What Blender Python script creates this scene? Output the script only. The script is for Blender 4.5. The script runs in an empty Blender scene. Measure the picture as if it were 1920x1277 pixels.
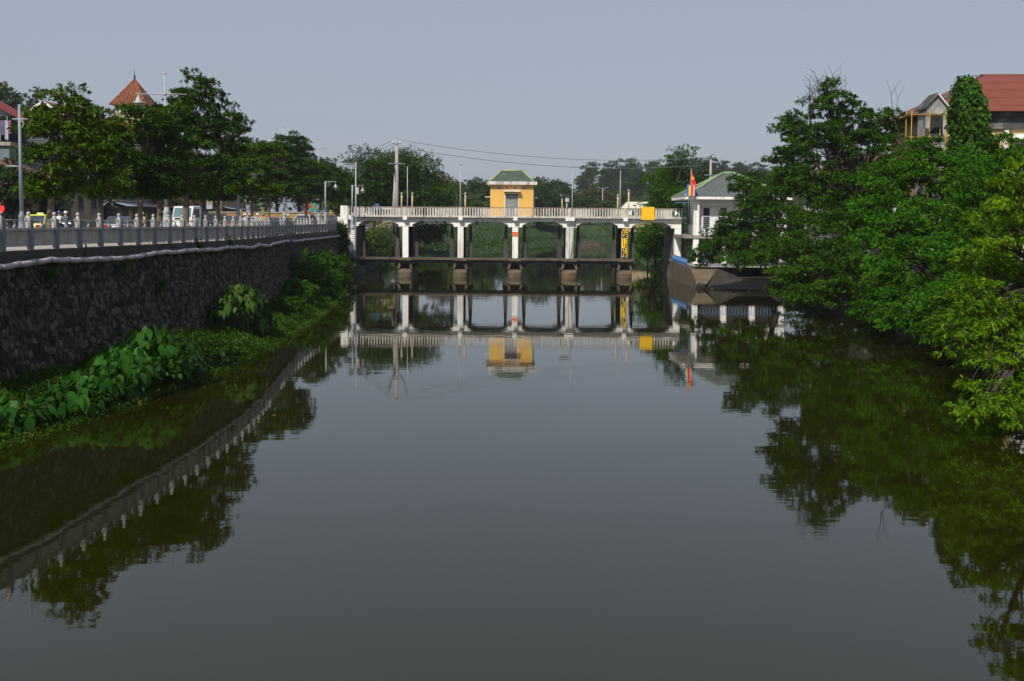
import bpy, math, random
import numpy as np
from mathutils import Vector, Matrix
R = math.radians
SC = bpy.context.scene
COL = SC.collection

# ------------------------------------------------------------------ camera
CAM_H, CAM_PITCH, CAM_ROLL, F_PX = 5.43, 3.45, 0.42, 1867.0
cd = bpy.data.cameras.new('camera'); cam = bpy.data.objects.new('camera', cd); COL.objects.link(cam)
cd.sensor_width = 36.0; cd.lens = 36.0 * F_PX / 1920.0
cd.shift_y = -(638.5 - 523.0) / 1920.0
cd.clip_start = 0.1; cd.clip_end = 6000
CAM_M = Matrix.Rotation(R(90 - CAM_PITCH), 4, 'X') @ Matrix.Rotation(R(CAM_ROLL), 4, 'Z')
cam.matrix_world = Matrix.Translation((0, 0, CAM_H)) @ CAM_M
SC.camera = cam

# ------------------------------------------------------------------ sky and sun
SUN_EL, SUN_AZ = 46.0, 23.0            # behind the viewer, to the left
w = bpy.data.worlds.new('World'); SC.world = w; w.use_nodes = True
nt = w.node_tree; bg = nt.nodes['Background']
sky = nt.nodes.new('ShaderNodeTexSky'); sky.sky_type = 'NISHITA'; sky.sun_disc = False
sky.sun_elevation = R(SUN_EL); sky.sun_rotation = R(180 + SUN_AZ)
sky.altitude = 0; sky.air_density = 1.0; sky.dust_density = 2.6; sky.ozone_density = 2.0
hz_mix = nt.nodes.new('ShaderNodeMix'); hz_mix.data_type = 'RGBA'; hz_mix.inputs['Factor'].default_value = .85
hz_mix.inputs['B'].default_value = (2.18, 2.40, 2.88, 1)      # even milky haze veil over the whole sky
nt.links.new(sky.outputs[0], hz_mix.inputs['A']); nt.links.new(hz_mix.outputs['Result'], bg.inputs[0]); bg.inputs[1].default_value = 0.109
sd = bpy.data.lights.new('sun', 'SUN'); sun = bpy.data.objects.new('sun', sd); COL.objects.link(sun)
sd.energy = 3.2; sd.angle = R(1.2); sd.color = (1.0, 0.955, 0.88)
sun.rotation_euler = (R(90 - SUN_EL), 0, R(-SUN_AZ)); sun.location = (-60, -80, 120)
vs = SC.view_settings; vs.view_transform = 'Standard'; vs.look = 'None'; vs.exposure = 0.58; vs.gamma = 1
SC.cycles.max_bounces = 8; SC.cycles.transparent_max_bounces = 6
SC.cycles.volume_bounces = 0
HAZE = 0.00016

def at(px, py, Y):
    """point in the place, Y metres ahead, seen at that spot of the photograph (used to survey positions)"""
    d = CAM_M.to_3x3() @ Vector((px - 960.0, 523.0 - py, -F_PX))
    k = Y / d.y
    return Vector((d.x * k, Y, CAM_H + d.z * k))
def ppm(Y): return F_PX / Y

# ------------------------------------------------------------------ mesh helper
class MB:
    def __init__(s): s.v = []; s.f = []; s.s = []
    def add(s, vs, fs, smooth=False):
        o = len(s.v); s.v.extend([tuple(v) for v in vs])
        for f in fs: s.f.append(tuple(i + o for i in f)); s.s.append(smooth)
        return s
    def hexa(s, b, t):     # 4 bottom, 4 top, counter-clockwise from above
        return s.add(list(b) + list(t), [(3,2,1,0),(4,5,6,7),(0,1,5,4),(1,2,6,5),(2,3,7,6),(3,0,4,7)])
    def box(s, x0, x1, y0, y1, z0, z1, tx=0, ty=0):
        return s.hexa([(x0,y0,z0),(x1,y0,z0),(x1,y1,z0),(x0,y1,z0)],
                      [(x0+tx,y0+ty,z1),(x1-tx,y0+ty,z1),(x1-tx,y1-ty,z1),(x0+tx,y1-ty,z1)])
    def cbox(s, c, size, rz=0.0):
        ca, sa = math.cos(rz), math.sin(rz); hx, hy, hz = [q/2 for q in size]
        def p(x,y,z): return (c[0]+x*ca-y*sa, c[1]+x*sa+y*ca, c[2]+z)
        return s.hexa([p(-hx,-hy,-hz),p(hx,-hy,-hz),p(hx,hy,-hz),p(-hx,hy,-hz)],
                      [p(-hx,-hy,hz),p(hx,-hy,hz),p(hx,hy,hz),p(-hx,hy,hz)])
    def prism(s, poly, a0, a1, axis='y'):
        n = len(poly)
        def m(u, w_, a):
            return (u, a, w_) if axis == 'y' else ((a, u, w_) if axis == 'x' else (u, w_, a))
        vs_ = [m(u, w_, a0) for u, w_ in poly] + [m(u, w_, a1) for u, w_ in poly]
        fs = [tuple(range(n)), tuple(range(2*n-1, n-1, -1))] + [(i, i+n, (i+1) % n + n, (i+1) % n) for i in range(n)]
        return s.add(vs_, fs)
    def tube(s, path, radii, n=6, cap=True):
        path = [Vector(p) for p in path]; m = len(path)
        if not hasattr(radii, '__len__'): radii = [radii]*m
        vs_ = []; ref = None
        for i, p in enumerate(path):
            d = (path[min(i+1, m-1)] - path[max(i-1, 0)])
            d = d.normalized() if d.length > 1e-9 else Vector((0,0,1))
            if ref is None: ref = Vector((1,0,0)) if abs(d.x) < .9 else Vector((0,1,0))
            a = (ref - d*ref.dot(d)).normalized(); b = d.cross(a); ref = a
            for k in range(n):
                t = 2*math.pi*k/n
                vs_.append(p + (a*math.cos(t) + b*math.sin(t))*radii[i])
        fs = [(i*n+k, i*n+(k+1) % n, (i+1)*n+(k+1) % n, (i+1)*n+k) for i in range(m-1) for k in range(n)]
        s.add(vs_, fs, True)
        if cap:
            o = len(s.v) - len(vs_)
            s.f.append(tuple(o+k for k in range(n-1, -1, -1))); s.s.append(False)
            s.f.append(tuple(o+(m-1)*n+k for k in range(n))); s.s.append(False)
        return s
    def lathe(s, prof, c=(0,0,0), n=12, smooth=True):
        vs_ = [(c[0]+r*math.cos(2*math.pi*k/n), c[1]+r*math.sin(2*math.pi*k/n), c[2]+z) for r, z in prof for k in range(n)]
        m = len(prof)
        fs = [(i*n+k, i*n+(k+1) % n, (i+1)*n+(k+1) % n, (i+1)*n+k) for i in range(m-1) for k in range(n)]
        s.add(vs_, fs, smooth); o = len(s.v)-len(vs_)
        s.f.append(tuple(o+k for k in range(n-1,-1,-1))); s.s.append(False)
        s.f.append(tuple(o+(m-1)*n+k for k in range(n))); s.s.append(False)
        return s
    def ball(s, c, r, n=10, m=6, sq=1.0):
        return s.lathe([(max(1e-3, r*math.sin(math.pi*i/m)), -r*sq*math.cos(math.pi*i/m)) for i in range(m+1)], c, n)
    def mesh(s, name):
        me = bpy.data.meshes.new(name); me.from_pydata(s.v, [], s.f)
        me.polygons.foreach_set('use_smooth', s.s); me.update(); return me
    def build(s, name, mat, parent=None, bevel=0):
        return put(name, s.mesh(name), mat, parent, bevel)
def put(name, me, mat=None, parent=None, bevel=0, loc=None):
    o = bpy.data.objects.new(name, me); COL.objects.link(o)
    if mat is not None:
        if me.materials: pass
        else: me.materials.append(mat)
    if parent is not None: o.parent = parent
    if loc is not None: o.location = loc
    if bevel:
        b = o.modifiers.new('bevel', 'BEVEL'); b.width = bevel; b.segments = 2; b.limit_method = 'ANGLE'
    return o
def np_mesh(name, V, T, smooth=False):
    me = bpy.data.meshes.new(name); nv, nf, k = len(V), len(T), T.shape[1]
    me.vertices.add(nv); me.vertices.foreach_set('co', np.ascontiguousarray(V, dtype=np.float32).ravel())
    me.loops.add(nf*k); me.loops.foreach_set('vertex_index', np.ascontiguousarray(T, dtype=np.int32).ravel())
    me.polygons.add(nf); me.polygons.foreach_set('loop_start', np.arange(0, nf*k, k, dtype=np.int32))
    me.polygons.foreach_set('loop_total', np.full(nf, k, dtype=np.int32))
    me.update(calc_edges=True); me.validate(); return me
def tag(o, label, cat, group=None, kind=None):
    if label: o['label'] = label
    if cat: o['category'] = cat
    if group: o['group'] = group
    if kind: o['kind'] = kind
    return o
def thing(name, label, cat, loc=(0,0,0), rz=0.0, group=None):
    o = bpy.data.objects.new(name, None); COL.objects.link(o); o.empty_display_size = .2
    o.location = loc; o.rotation_euler = (0, 0, rz); return tag(o, label, cat, group)
def struct(o): o['kind'] = 'structure'; return o
def stuff(o): o['kind'] = 'stuff'; return o
KIDS = {}
def dup(o, parent=None, loc=None, rz=None, label=None, scale=None):
    c = o.copy(); COL.objects.link(c); c.parent = parent
    if loc is not None: c.location = loc
    if rz is not None: c.rotation_euler = (0, 0, rz)
    if scale is not None: c.scale = scale if hasattr(scale, '__len__') else (scale,)*3
    if label: c['label'] = label
    for ch in [q for q in COL.objects if q.parent == o] if o.name not in KIDS else KIDS[o.name]: dup(ch, c)
    return c
def proto(o):                                   # remember the children of a thing that is copied often
    def rec(q):
        KIDS[q.name] = [c for c in COL.objects if c.parent == q]
        for c in KIDS[q.name]: rec(c)
    rec(o); return o

# ------------------------------------------------------------------ materials
MATS = {}
def pm(name, col, rough=.8, var=.18, scale=2.0, bump=0.0, bscale=18.0, metal=0.0, streak=None, patch=None,
       spec=.4, coat=0.0, isl=0.0):
    """painted / mineral / metal surface: base colour, soft variation, rain streaks, worn patches, fine relief"""
    if name in MATS: return MATS[name]
    m = bpy.data.materials.new(name); m.use_nodes = True; MATS[name] = m
    n = m.node_tree; N = n.nodes; Lk = n.links; b = N['Principled BSDF']
    b.inputs['Roughness'].default_value = rough; b.inputs['Metallic'].default_value = metal
    b.inputs['Specular IOR Level'].default_value = spec; b.inputs['Coat Weight'].default_value = coat
    tc = N.new('ShaderNodeTexCoord'); geo = N.new('ShaderNodeNewGeometry')
    nz = N.new('ShaderNodeTexNoise'); nz.inputs['Scale'].default_value = scale; nz.inputs['Detail'].default_value = 6
    Lk.new(geo.outputs['Position'], nz.inputs['Vector'])
    rp = N.new('ShaderNodeValToRGB'); e = rp.color_ramp.elements
    e[0].position = .3; e[1].position = .7
    e[0].color = (*[c*(1-var) for c in col], 1); e[1].color = (*[min(1, c*(1+var)) for c in col], 1)
    Lk.new(nz.outputs[0], rp.inputs[0]); out = rp.outputs[0]
    def mixin(src, colr, fac_out):
        mx = N.new('ShaderNodeMix'); mx.data_type = 'RGBA'
        Lk.new(fac_out, mx.inputs['Factor']); Lk.new(src, mx.inputs['A']); mx.inputs['B'].default_value = (*colr, 1)
        return mx.outputs['Result']
    def mask(scl, lo, hi, amt):
        mp = N.new('ShaderNodeMapping'); mp.inputs['Scale'].default_value = scl
        Lk.new(geo.outputs['Position'], mp.inputs[0])
        q = N.new('ShaderNodeTexNoise'); q.inputs['Scale'].default_value = 1.0; q.inputs['Detail'].default_value = 7
        q.inputs['Roughness'].default_value = .65
        Lk.new(mp.outputs[0], q.inputs['Vector'])
        mr = N.new('ShaderNodeMapRange'); mr.inputs[1].default_value = lo; mr.inputs[2].default_value = hi
        mr.inputs[4].default_value = amt; Lk.new(q.outputs[0], mr.inputs[0]); return mr.outputs[0]
    if streak:
        out = mixin(out, streak[0], mask((streak[2], streak[2], streak[2]*.12), .5, .68, streak[1]))
    if patch:
        out = mixin(out, patch[0], mask((patch[2],)*3, .54, .62, patch[1]))
    if isl:
        oi = N.new('ShaderNodeObjectInfo'); ad = N.new('ShaderNodeMath'); ad.operation = 'ADD'
        Lk.new(oi.outputs['Random'], ad.inputs[0]); Lk.new(geo.outputs['Random Per Island'], ad.inputs[1])
        fr = N.new('ShaderNodeMath'); fr.operation = 'FRACT'; Lk.new(ad.outputs[0], fr.inputs[0])
        mr = N.new('ShaderNodeMapRange'); mr.inputs[3].default_value = 1-isl; mr.inputs[4].default_value = 1+isl
        Lk.new(fr.outputs[0], mr.inputs[0])
        hs = N.new('ShaderNodeHueSaturation'); Lk.new(out, hs.inputs['Color']); Lk.new(mr.outputs[0], hs.inputs['Value']); out = hs.outputs[0]
    Lk.new(out, b.inputs['Base Color'])
    if bump:
        q = N.new('ShaderNodeTexNoise'); q.inputs['Scale'].default_value = bscale; q.inputs['Detail'].default_value = 5
        Lk.new(geo.outputs['Position'], q.inputs['Vector'])
        bp = N.new('ShaderNodeBump'); bp.inputs['Strength'].default_value = bump; bp.inputs['Distance'].default_value = .03
        Lk.new(q.outputs[0], bp.inputs['Height']); Lk.new(bp.outputs[0], b.inputs['Normal'])
    return m
def leafmat(name, c0, c1, trans=.35, rough=.5, clump=.5, dead=None):
    """leaf: colour differs from leaf to leaf and from bough to bough; light passes through"""
    if name in MATS: return MATS[name]
    m = bpy.data.materials.new(name); m.use_nodes = True; MATS[name] = m
    n = m.node_tree; N = n.nodes; Lk = n.links; b = N['Principled BSDF']; outn = N['Material Output']
    geo = N.new('ShaderNodeNewGeometry'); oi = N.new('ShaderNodeObjectInfo')
    nz = N.new('ShaderNodeTexNoise'); nz.inputs['Scale'].default_value = clump; nz.inputs['Detail'].default_value = 3
    Lk.new(geo.outputs['Position'], nz.inputs['Vector'])
    ad = N.new('ShaderNodeMath'); ad.operation = 'MULTIPLY_ADD'; ad.inputs[1].default_value = .55
    Lk.new(geo.outputs['Random Per Island'], ad.inputs[0])
    sb = N.new('ShaderNodeMath'); sb.operation = 'MULTIPLY_ADD'; sb.inputs[1].default_value = 1.6; sb.inputs[2].default_value = -.58
    Lk.new(nz.outputs[0], sb.inputs[0]); Lk.new(sb.outputs[0], ad.inputs[2])
    rp = N.new('ShaderNodeValToRGB'); e = rp.color_ramp.elements
    e[0].position = .1; e[0].color = (*c0, 1); e[1].position = .85; e[1].color = (*c1, 1)
    if dead:
        q = e.new(.97); q.color = (*dead, 1)
    Lk.new(ad.outputs[0], rp.inputs[0])
    Lk.new(rp.outputs[0], b.inputs['Base Color']); b.inputs['Roughness'].default_value = rough
    b.inputs['Specular IOR Level'].default_value = .07
    t = N.new('ShaderNodeBsdfTranslucent')
    hs = N.new('ShaderNodeHueSaturation'); hs.inputs['Hue'].default_value = .485; hs.inputs['Saturation'].default_value = 1.1; hs.inputs['Value'].default_value = 1.15
    Lk.new(rp.outputs[0], hs.inputs['Color']); Lk.new(hs.outputs[0], t.inputs[0])
    mx = N.new('ShaderNodeMixShader'); mx.inputs[0].default_value = trans
    Lk.new(b.outputs[0], mx.inputs[1]); Lk.new(t.outputs[0], mx.inputs[2]); Lk.new(mx.outputs[0], outn.inputs['Surface'])
    return m
M_WHITE = pm('weathered_white_paint', (.78,.76,.72), .85, .06, 1.5, .15, 30, streak=((.33,.24,.14), .55, 1.6))
M_WHITE2 = pm('clean_white_paint', (.66,.66,.64), .75, .06, 1.5, streak=((.4,.37,.32), .3, 1.2))
M_STAIN = pm('stained_white_paint', (.58,.56,.52), .85, .1, 1.5, .15, 30, streak=((.10,.07,.045), .9, 2.2))
M_CONC = pm('weathered_concrete', (.27,.24,.20), .9, .25, 1.2, .3, 14, streak=((.08,.065,.05), .8, 1.5))
M_CONC_D = pm('dark_concrete', (.05,.047,.043), .85, .3, 1.5, .3, 12, streak=((.02,.02,.018), .7, 1.5))  # dark tone, also paints in the shade below the bridge deck
M_CONC_B = pm('brown_stained_concrete', (.115,.082,.05), .9, .25, 1.6, .3, 14, streak=((.06,.045,.03), .8, 1.6))
M_RAIL = pm('aged_rail_concrete', (.50,.47,.42), .9, .2, 3, .2, 20, streak=((.16,.11,.07), .75, 3))
M_FENCE = pm('grey_white_fence_paint', (.40,.385,.355), .85, .12, 2.5, .15, 25, streak=((.2,.17,.13), .5, 2))
M_FSIDE = pm('blue_grey_metal', (.16,.18,.21), .6, .12, 3)
M_STEEL = pm('pale_galvanised_steel', (.33,.34,.35), .5, .1, 4, metal=.3)
M_POLE = pm('grey_painted_pole', (.30,.33,.36), .6, .1, 3, streak=((.30,.15,.06), .4, 3))
M_RUST = pm('rusty_cream_post', (.55,.42,.25), .8, .2, 4, streak=((.28,.12,.04), .7, 4))
M_BLACK = pm('black_rubber', (.02,.02,.02), .7, .2, 5)
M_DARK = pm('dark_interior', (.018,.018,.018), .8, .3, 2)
M_GLASS = pm('dark_window_glass', (.03,.04,.05), .12, .2, 1, spec=.6)
M_BLUE = pm('blue_steel_paint', (.05,.15,.34), .55, .15, 3, streak=((.2,.13,.1), .3, 3))
M_YEL = pm('yellow_sign_paint', (.80,.44,.005), .6, .03, 1)
M_RED = pm('red_sign_paint', (.65,.03,.02), .6, .05, 2)
M_GRNP = pm('dark_green_sign_paint', (.01,.08,.04), .6, .1, 2)
M_SIGNW = pm('white_sign_paint', (.8,.8,.8), .6, .03, 2)
M_BARK = pm('grey_brown_bark', (.16,.12,.085), .9, .35, 5, .5, 25, patch=((.28,.24,.18), .6, 2.5))
M_BARKD = pm('dark_bark', (.040,.032,.024), .9, .35, 5, .5, 25)
M_TWIG = pm('dead_grey_twig', (.30,.26,.22), .9, .2, 5)
# ------------------------------------------------------------------ shape of the river
def interp(tab, q):
    xs = [t[0] for t in tab]; ys = [t[1] for t in tab]
    return float(np.interp(q, xs, ys))
def smooth_tab(tab, lo, hi, n=160, win=9):
    q = np.linspace(lo, hi, n); v = np.interp(q, [t[0] for t in tab], [t[1] for t in tab])
    p = np.pad(v, win, mode='edge'); k = np.ones(2*win+1)/(2*win+1)
    # keep slopes at the ends
    p[:win] = v[0] + (np.arange(-win, 0))*(v[1]-v[0]); p[-win:] = v[-1] + np.arange(1, win+1)*(v[-1]-v[-2])
    return list(zip(q, np.convolve(p, k, 'valid')))
WALL = smooth_tab([(8,-16.0),(20,-14.9),(29.2,-14.05),(32.2,-13.8),(35.4,-13.5),(41.7,-13.07),(46,-12.95),(53.5,-13.3),(57,-13.8),(62,-14.5),(72.5,-15.3),(93,-15.75),(130,-16.2)], 8, 130)
LEFT_EDGE = smooth_tab([(6,-14.6),(15,-13.2),(23.6,-12.1),(31.8,-10.7),(38,-10.25),(44.3,-10.4),(52,-10.7),(60,-11.3),(68,-11.9),(80,-13.5),(90,-15.0),(97,-15.4)], 6, 97)
RIGHT_EDGE = smooth_tab([(-10,13.6),(15,14.0),(25,15.2),(35,17.2),(45,18.6),(55,19.4),(66,19.8),(78,20.2),(97,20.2)], -10, 97)
def wall_x(y): return interp(WALL, y)
def wall_n(y):
    d = Vector((wall_x(y+.5)-wall_x(y-.5), 1.0, 0)).normalized(); return Vector((d.y, -d.x, 0))
def base_z(y): return interp([(8,4.5),(30,4.46),(50,4.38),(70,4.3),(130,4.3)], y)
ROAD_Z = 3.95

M_WATER = None
def water_material():
    m = bpy.data.materials.new('calm_river_water'); m.use_nodes = True
    n = m.node_tree; N = n.nodes; Lk = n.links; b = N['Principled BSDF']
    b.inputs['Base Color'].default_value = (.0098,.0102,.0007,1); b.inputs['Roughness'].default_value = .025
    b.inputs['IOR'].default_value = 1.66; b.inputs['Specular Tint'].default_value = (1.0,1.0,.90,1); b.inputs['Specular IOR Level'].default_value = .5
    geo = N.new('ShaderNodeNewGeometry')
    def noise(sx, sy, det):
        mp = N.new('ShaderNodeMapping'); mp.inputs['Scale'].default_value = (sx, sy, 1)
        Lk.new(geo.outputs['Position'], mp.inputs[0])
        q = N.new('ShaderNodeTexNoise'); q.inputs['Scale'].default_value = 1; q.inputs['Detail'].default_value = det
        Lk.new(mp.outputs[0], q.inputs['Vector']); return q.outputs[0]
    a = noise(.55, 1.1, 2); c = noise(1.6, 4.2, 2)
    # breeze: calm and ruffled areas
    g = noise(.05, .09, 2)
    gr = N.new('ShaderNodeMapRange'); gr.inputs[1].default_value = .38; gr.inputs[2].default_value = .68
    gr.inputs[3].default_value = .35; gr.inputs[4].default_value = 1.0; Lk.new(g, gr.inputs[0])
    ml = N.new('ShaderNodeMath'); ml.operation = 'MULTIPLY'; Lk.new(c, ml.inputs[0]); Lk.new(gr.outputs[0], ml.inputs[1])
    ad = N.new('ShaderNodeMath'); ad.operation = 'MULTIPLY_ADD'; ad.inputs[1].default_value = .45
    Lk.new(ml.outputs[0], ad.inputs[0]); Lk.new(a, ad.inputs[2])
    bp = N.new('ShaderNodeBump'); bp.inputs['Strength'].default_value = 1.0; bp.inputs['Distance'].default_value = .0024
    Lk.new(ad.outputs[0], bp.inputs['Height']); Lk.new(bp.outputs[0], b.inputs['Normal'])
    return m
M_WATER = water_material()
wm = MB().add([(-60,-60,0),(320,-60,0),(320,420,0),(-60,420,0)], [(0,1,2,3)])
struct(wm.build('river_water', M_WATER))

M_GROUND = pm('bank_soil_and_grass', (.030,.038,.012), .95, .4, .8, .4, 6, patch=((.045,.035,.02), .7, .5))
M_MARSH = pm('marsh_grass', (.017,.042,.006), .95, .45, .5, .5, 5, patch=((.03,.04,.01), .7, .25))
M_PAVE = pm('grey_pavement_tiles', (.30,.28,.25), .9, .15, 1.2, .2, 10)
M_ASPH = pm('worn_asphalt', (.075,.072,.07), .9, .2, .7, .3, 40)
M_KERB = pm('pale_kerb_stone', (.42,.40,.37), .9, .15, 2, .2, 20)

def strip(name, rows, mat):
    """rows: list of polylines of equal length"""
    n = len(rows[0]); vs_ = [p for r in rows for p in r]
    fs = [(i*n+k, i*n+k+1, (i+1)*n+k+1, (i+1)*n+k) for i in range(len(rows)-1) for k in range(n-1)]
    return MB().add(vs_, fs, True).build(name, mat)
ys = list(np.linspace(8, 130, 62))
# left bank: pavement behind the railing, kerb, road, far ground
struct(strip('pavement', [[(wall_x(y)-5.6, y, base_z(y)-.06) for y in ys], [(wall_x(y)+.05, y, base_z(y)-.06) for y in ys]][::-1], M_PAVE))
struct(strip('kerb', [[(wall_x(y)-5.6, y, base_z(y)-.02) for y in ys], [(wall_x(y)-5.8, y, base_z(y)-.02) for y in ys], [(wall_x(y)-5.8, y, ROAD_Z-.1) for y in ys]], M_KERB))
struct(strip('road', [[(wall_x(y)-5.75, y, ROAD_Z) for y in ys] + [(-22,180,ROAD_Z), (-10,330,ROAD_Z)], [(wall_x(y)-24, y, ROAD_Z) for y in ys] + [(-40,180,ROAD_Z), (-28,330,ROAD_Z)]], M_ASPH))
mk = MB()
for i in range(46):
    y = 12+i*4.5
    if y < 128: mk.add([(wall_x(y)-14.6,y,ROAD_Z+.004),(wall_x(y)-14.45,y,ROAD_Z+.004),(wall_x(y+2)-14.45,y+2,ROAD_Z+.004),(wall_x(y+2)-14.6,y+2,ROAD_Z+.004)],[(0,1,2,3)])
struct(mk.build('road_centre_line', pm('worn_road_paint', (.6,.6,.57), .9, .25, 3)))
struct(strip('left_ground', [[(wall_x(y)-23.9, y, ROAD_Z-.02) for y in ys], [(-330, y, ROAD_Z-.02) for y in ys]], M_GROUND))

# land beyond the bridge, one sheet with the hills
XL = [(97,-15.8),(105,-15.8),(112,-14.5),(130,-10),(150,-4.5),(175,0),(200,5),(225,13),(245,26),(262,60),(300,420)]
XR = [(97,15.4),(110,15.2),(130,16.2),(160,20),(190,27),(215,38),(232,60),(250,120),(275,420)]
def land(x, y):
    xl, xr = interp(XL, y), interp(XR, y)
    if y > 300: dl = 1e3
    else: dl = xl - x
    if dl >= 0:
        steep = 1.0 if (y < 126) else 0.0
        z = -.3 + .9*min(1, dl/2.5) + .5*min(1, max(0, dl-2.5)/10) + 2.75*min(1, max(0, dl-10)/9)
        if x < -17.2 and y < 150: z = max(z, ROAD_Z-.06)
        if x < -17 : z = min(max(z, 1.0), ROAD_Z-.03) if y >= 150 else min(z, ROAD_Z-.03)
    elif x > xr:
        dr = x-xr
        z = -.3 + 1.2*min(1, dr/1.5) + 2.5*min(1, max(0, dr-1.5)/9)
    else: z = -1.2
    z += 17*math.exp(-((x-75)/60)**2-((y-470)/75)**2) + 11*math.exp(-((x-190)/70)**2-((y-440)/70)**2)
    z += 21*math.exp(-((x+112)/32)**2-((y-196)/34)**2) + 7*math.exp(-((x+10)/70)**2-((y-500)/60)**2)
    return z
gx = np.concatenate([np.linspace(-330,-60,28), np.linspace(-56,70,127), np.linspace(74,420,36)])
gy = np.concatenate([np.linspace(97.4,260,83), np.linspace(264,640,48), [760, 900]])
V = [(float(x), float(y), land(x, y) if y < 700 else 3.5) for y in gy for x in gx]
nx = len(gx)
F_ = [(i*nx+k, i*nx+k+1, (i+1)*nx+k+1, (i+1)*nx+k) for i in range(len(gy)-1) for k in range(nx-1)]
struct(MB().add(V, F_, True).build('far_land', M_MARSH))

# right bank
ys2 = list(np.linspace(-10, 97.4, 60))
def right_z(x, y):
    d = x - interp(RIGHT_EDGE, y)
    return -.4 + 1.5*min(1, max(0, d)/1.6) + 2.4*min(1, max(0, d-1.6)/7)
struct(strip('right_ground', [[(interp(RIGHT_EDGE,y)+o, y, right_z(interp(RIGHT_EDGE,y)+o, y)) for y in ys2] for o in (8.6,5,3,1.6,.8,0,-.3)] , M_GROUND))
struct(strip('right_yard', [[(330, y, 3.5) for y in ys2], [(interp(RIGHT_EDGE,y)+8.5, y, 3.49) for y in ys2]], M_GROUND))

# left foot of the wall: soil bank
def bank_z(x, y):
    xe = interp(LEFT_EDGE, y); xw = wall_x(y)+.75
    t = min(1, max(0, (xe-x)/max(.3, xe-xw)))
    top = interp([(8,1.0),(28,.9),(40,.75),(55,.8),(75,.9),(97,.8)], y)
    return -.06 + top*t**.8
ys3 = list(np.linspace(8, 92, 60))
struct(strip('left_bank_soil', [[(interp(LEFT_EDGE,y)*(1-t)+(wall_x(y)+.3)*t, y, bank_z(interp(LEFT_EDGE,y)*(1-t)+(wall_x(y)+.3)*t, y)-.02-(.3 if t == 0 else 0)) for y in ys3] for t in (0,.02,.1,.2,.35,.5,.7,1)][::-1], M_GROUND))
# ------------------------------------------------------------------ stone retaining wall with railing and pipe
BATTER = .17
def wall_pt(y, z, out=0.0):
    top = base_z(y); n = wall_n(y)
    return Vector((wall_x(y), y, 0)) + n*(BATTER*(top - z) + out) + Vector((0,0,z))
M_STONE = pm('dark_mossy_field_stone', (.052,.048,.035), .9, .5, 2.5, .6, 14, isl=.95, patch=((.045,.05,.03), .8, 1.1), streak=((.025,.024,.02), .7, .9))
M_MORTAR = pm('blackened_mortar', (.013,.012,.009), .95, .4, 2, .5, 14, streak=((.012,.012,.01), .8, 1.0))
W = thing('retaining_wall', 'dark mossy field stone retaining wall along the left river bank', 'wall', (0,0,0))
wy = list(np.arange(8, 96.01, 1.0))
back = MB(); rows = [[tuple(wall_pt(y, z)) for y in wy] for z in (-.4, 1.2, 2.8, 4.05)]
n_ = len(wy)
back.add([p for r in rows for p in r], [(i*n_+k, i*n_+k+1, (i+1)*n_+k+1, (i+1)*n_+k) for i in range(3) for k in range(n_-1)], True)
back.build('mortar_face', M_MORTAR, W)
cop = MB(); prof = [(-.35,-.36),(.16,-.36),(.16,-.05),(-.35,-.05)]
cv = []
for y in wy:
    n = wall_n(y); b = Vector((wall_x(y), y, base_z(y)))
    cv += [tuple(b + n*u + Vector((0,0,w_))) for u, w_ in prof]
cop.add(cv, [(i*4+k, (i+1)*4+k, (i+1)*4+(k+1) % 4, i*4+(k+1) % 4) for i in range(n_-1) for k in range(4)])
cop.build('coping', M_CONC_D, W)
# stones: uneven rubble courses, each stone a squashed faceted lump
rng = random.Random(7)
def stone_mesh(seed):
    r = random.Random(seed); n = 6
    ang = sorted([2*math.pi*(k+r.uniform(-.42,.42))/n for k in range(n)])
    def ring(f, d): return [(math.cos(a)*f*r.uniform(.78,1.18), math.sin(a)*f*r.uniform(.78,1.18), d*r.uniform(.85,1.15)) for a in ang]
    v = ring(1.0, -.1) + ring(.97, .6) + ring(.72, .95) + [(0,0,1)]
    f = [(i*n+k, i*n+(k+1) % n, (i+1)*n+(k+1) % n, (i+1)*n+k) for i in (0,1) for k in range(n)] + [(2*n+k, 2*n+(k+1) % n, 3*n) for k in range(n)]
    return v, f
SV = [stone_mesh(s) for s in range(6)]
SM = []
for v, f in SV:
    mb = MB().add(v, f); me = mb.mesh('stone'); me.materials.append(M_STONE); SM.append(me)
stones = []
z = .35
row = 0
while z < 3.95:
    hgt = rng.uniform(.16,.30)
    y = 12.0 + rng.uniform(0,.4)
    while y < 91:
        wd = rng.uniform(.09,.25)*(1.7 if rng.random() < .12 else 1)
        if rng.random() < .93: stones.append((y+wd/2, z+hgt/2+rng.uniform(-.09,.09), wd*rng.uniform(.9,1.15), hgt*rng.uniform(.7,1.3)))
        y += wd+.015
    z += hgt*.93; row += 1
def stone_mat(y, z, wd, h, rot):
    p = wall_pt(y, z); n = (wall_n(y) + Vector((0,0,BATTER))).normalized()
    t = Vector((0,0,1)).cross(n).normalized(); u = n.cross(t)
    ca, sa = math.cos(rot), math.sin(rot)
    a = t*wd*.5; b = u*h*.5
    dp = .04
    M = Matrix(((a.x, b.x, n.x*dp, p.x), (a.y, b.y, n.y*dp, p.y), (a.z, b.z, n.z*dp, p.z), (0,0,0,1)))
    return M @ Matrix.Rotation(rot, 4, 'Z')
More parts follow.
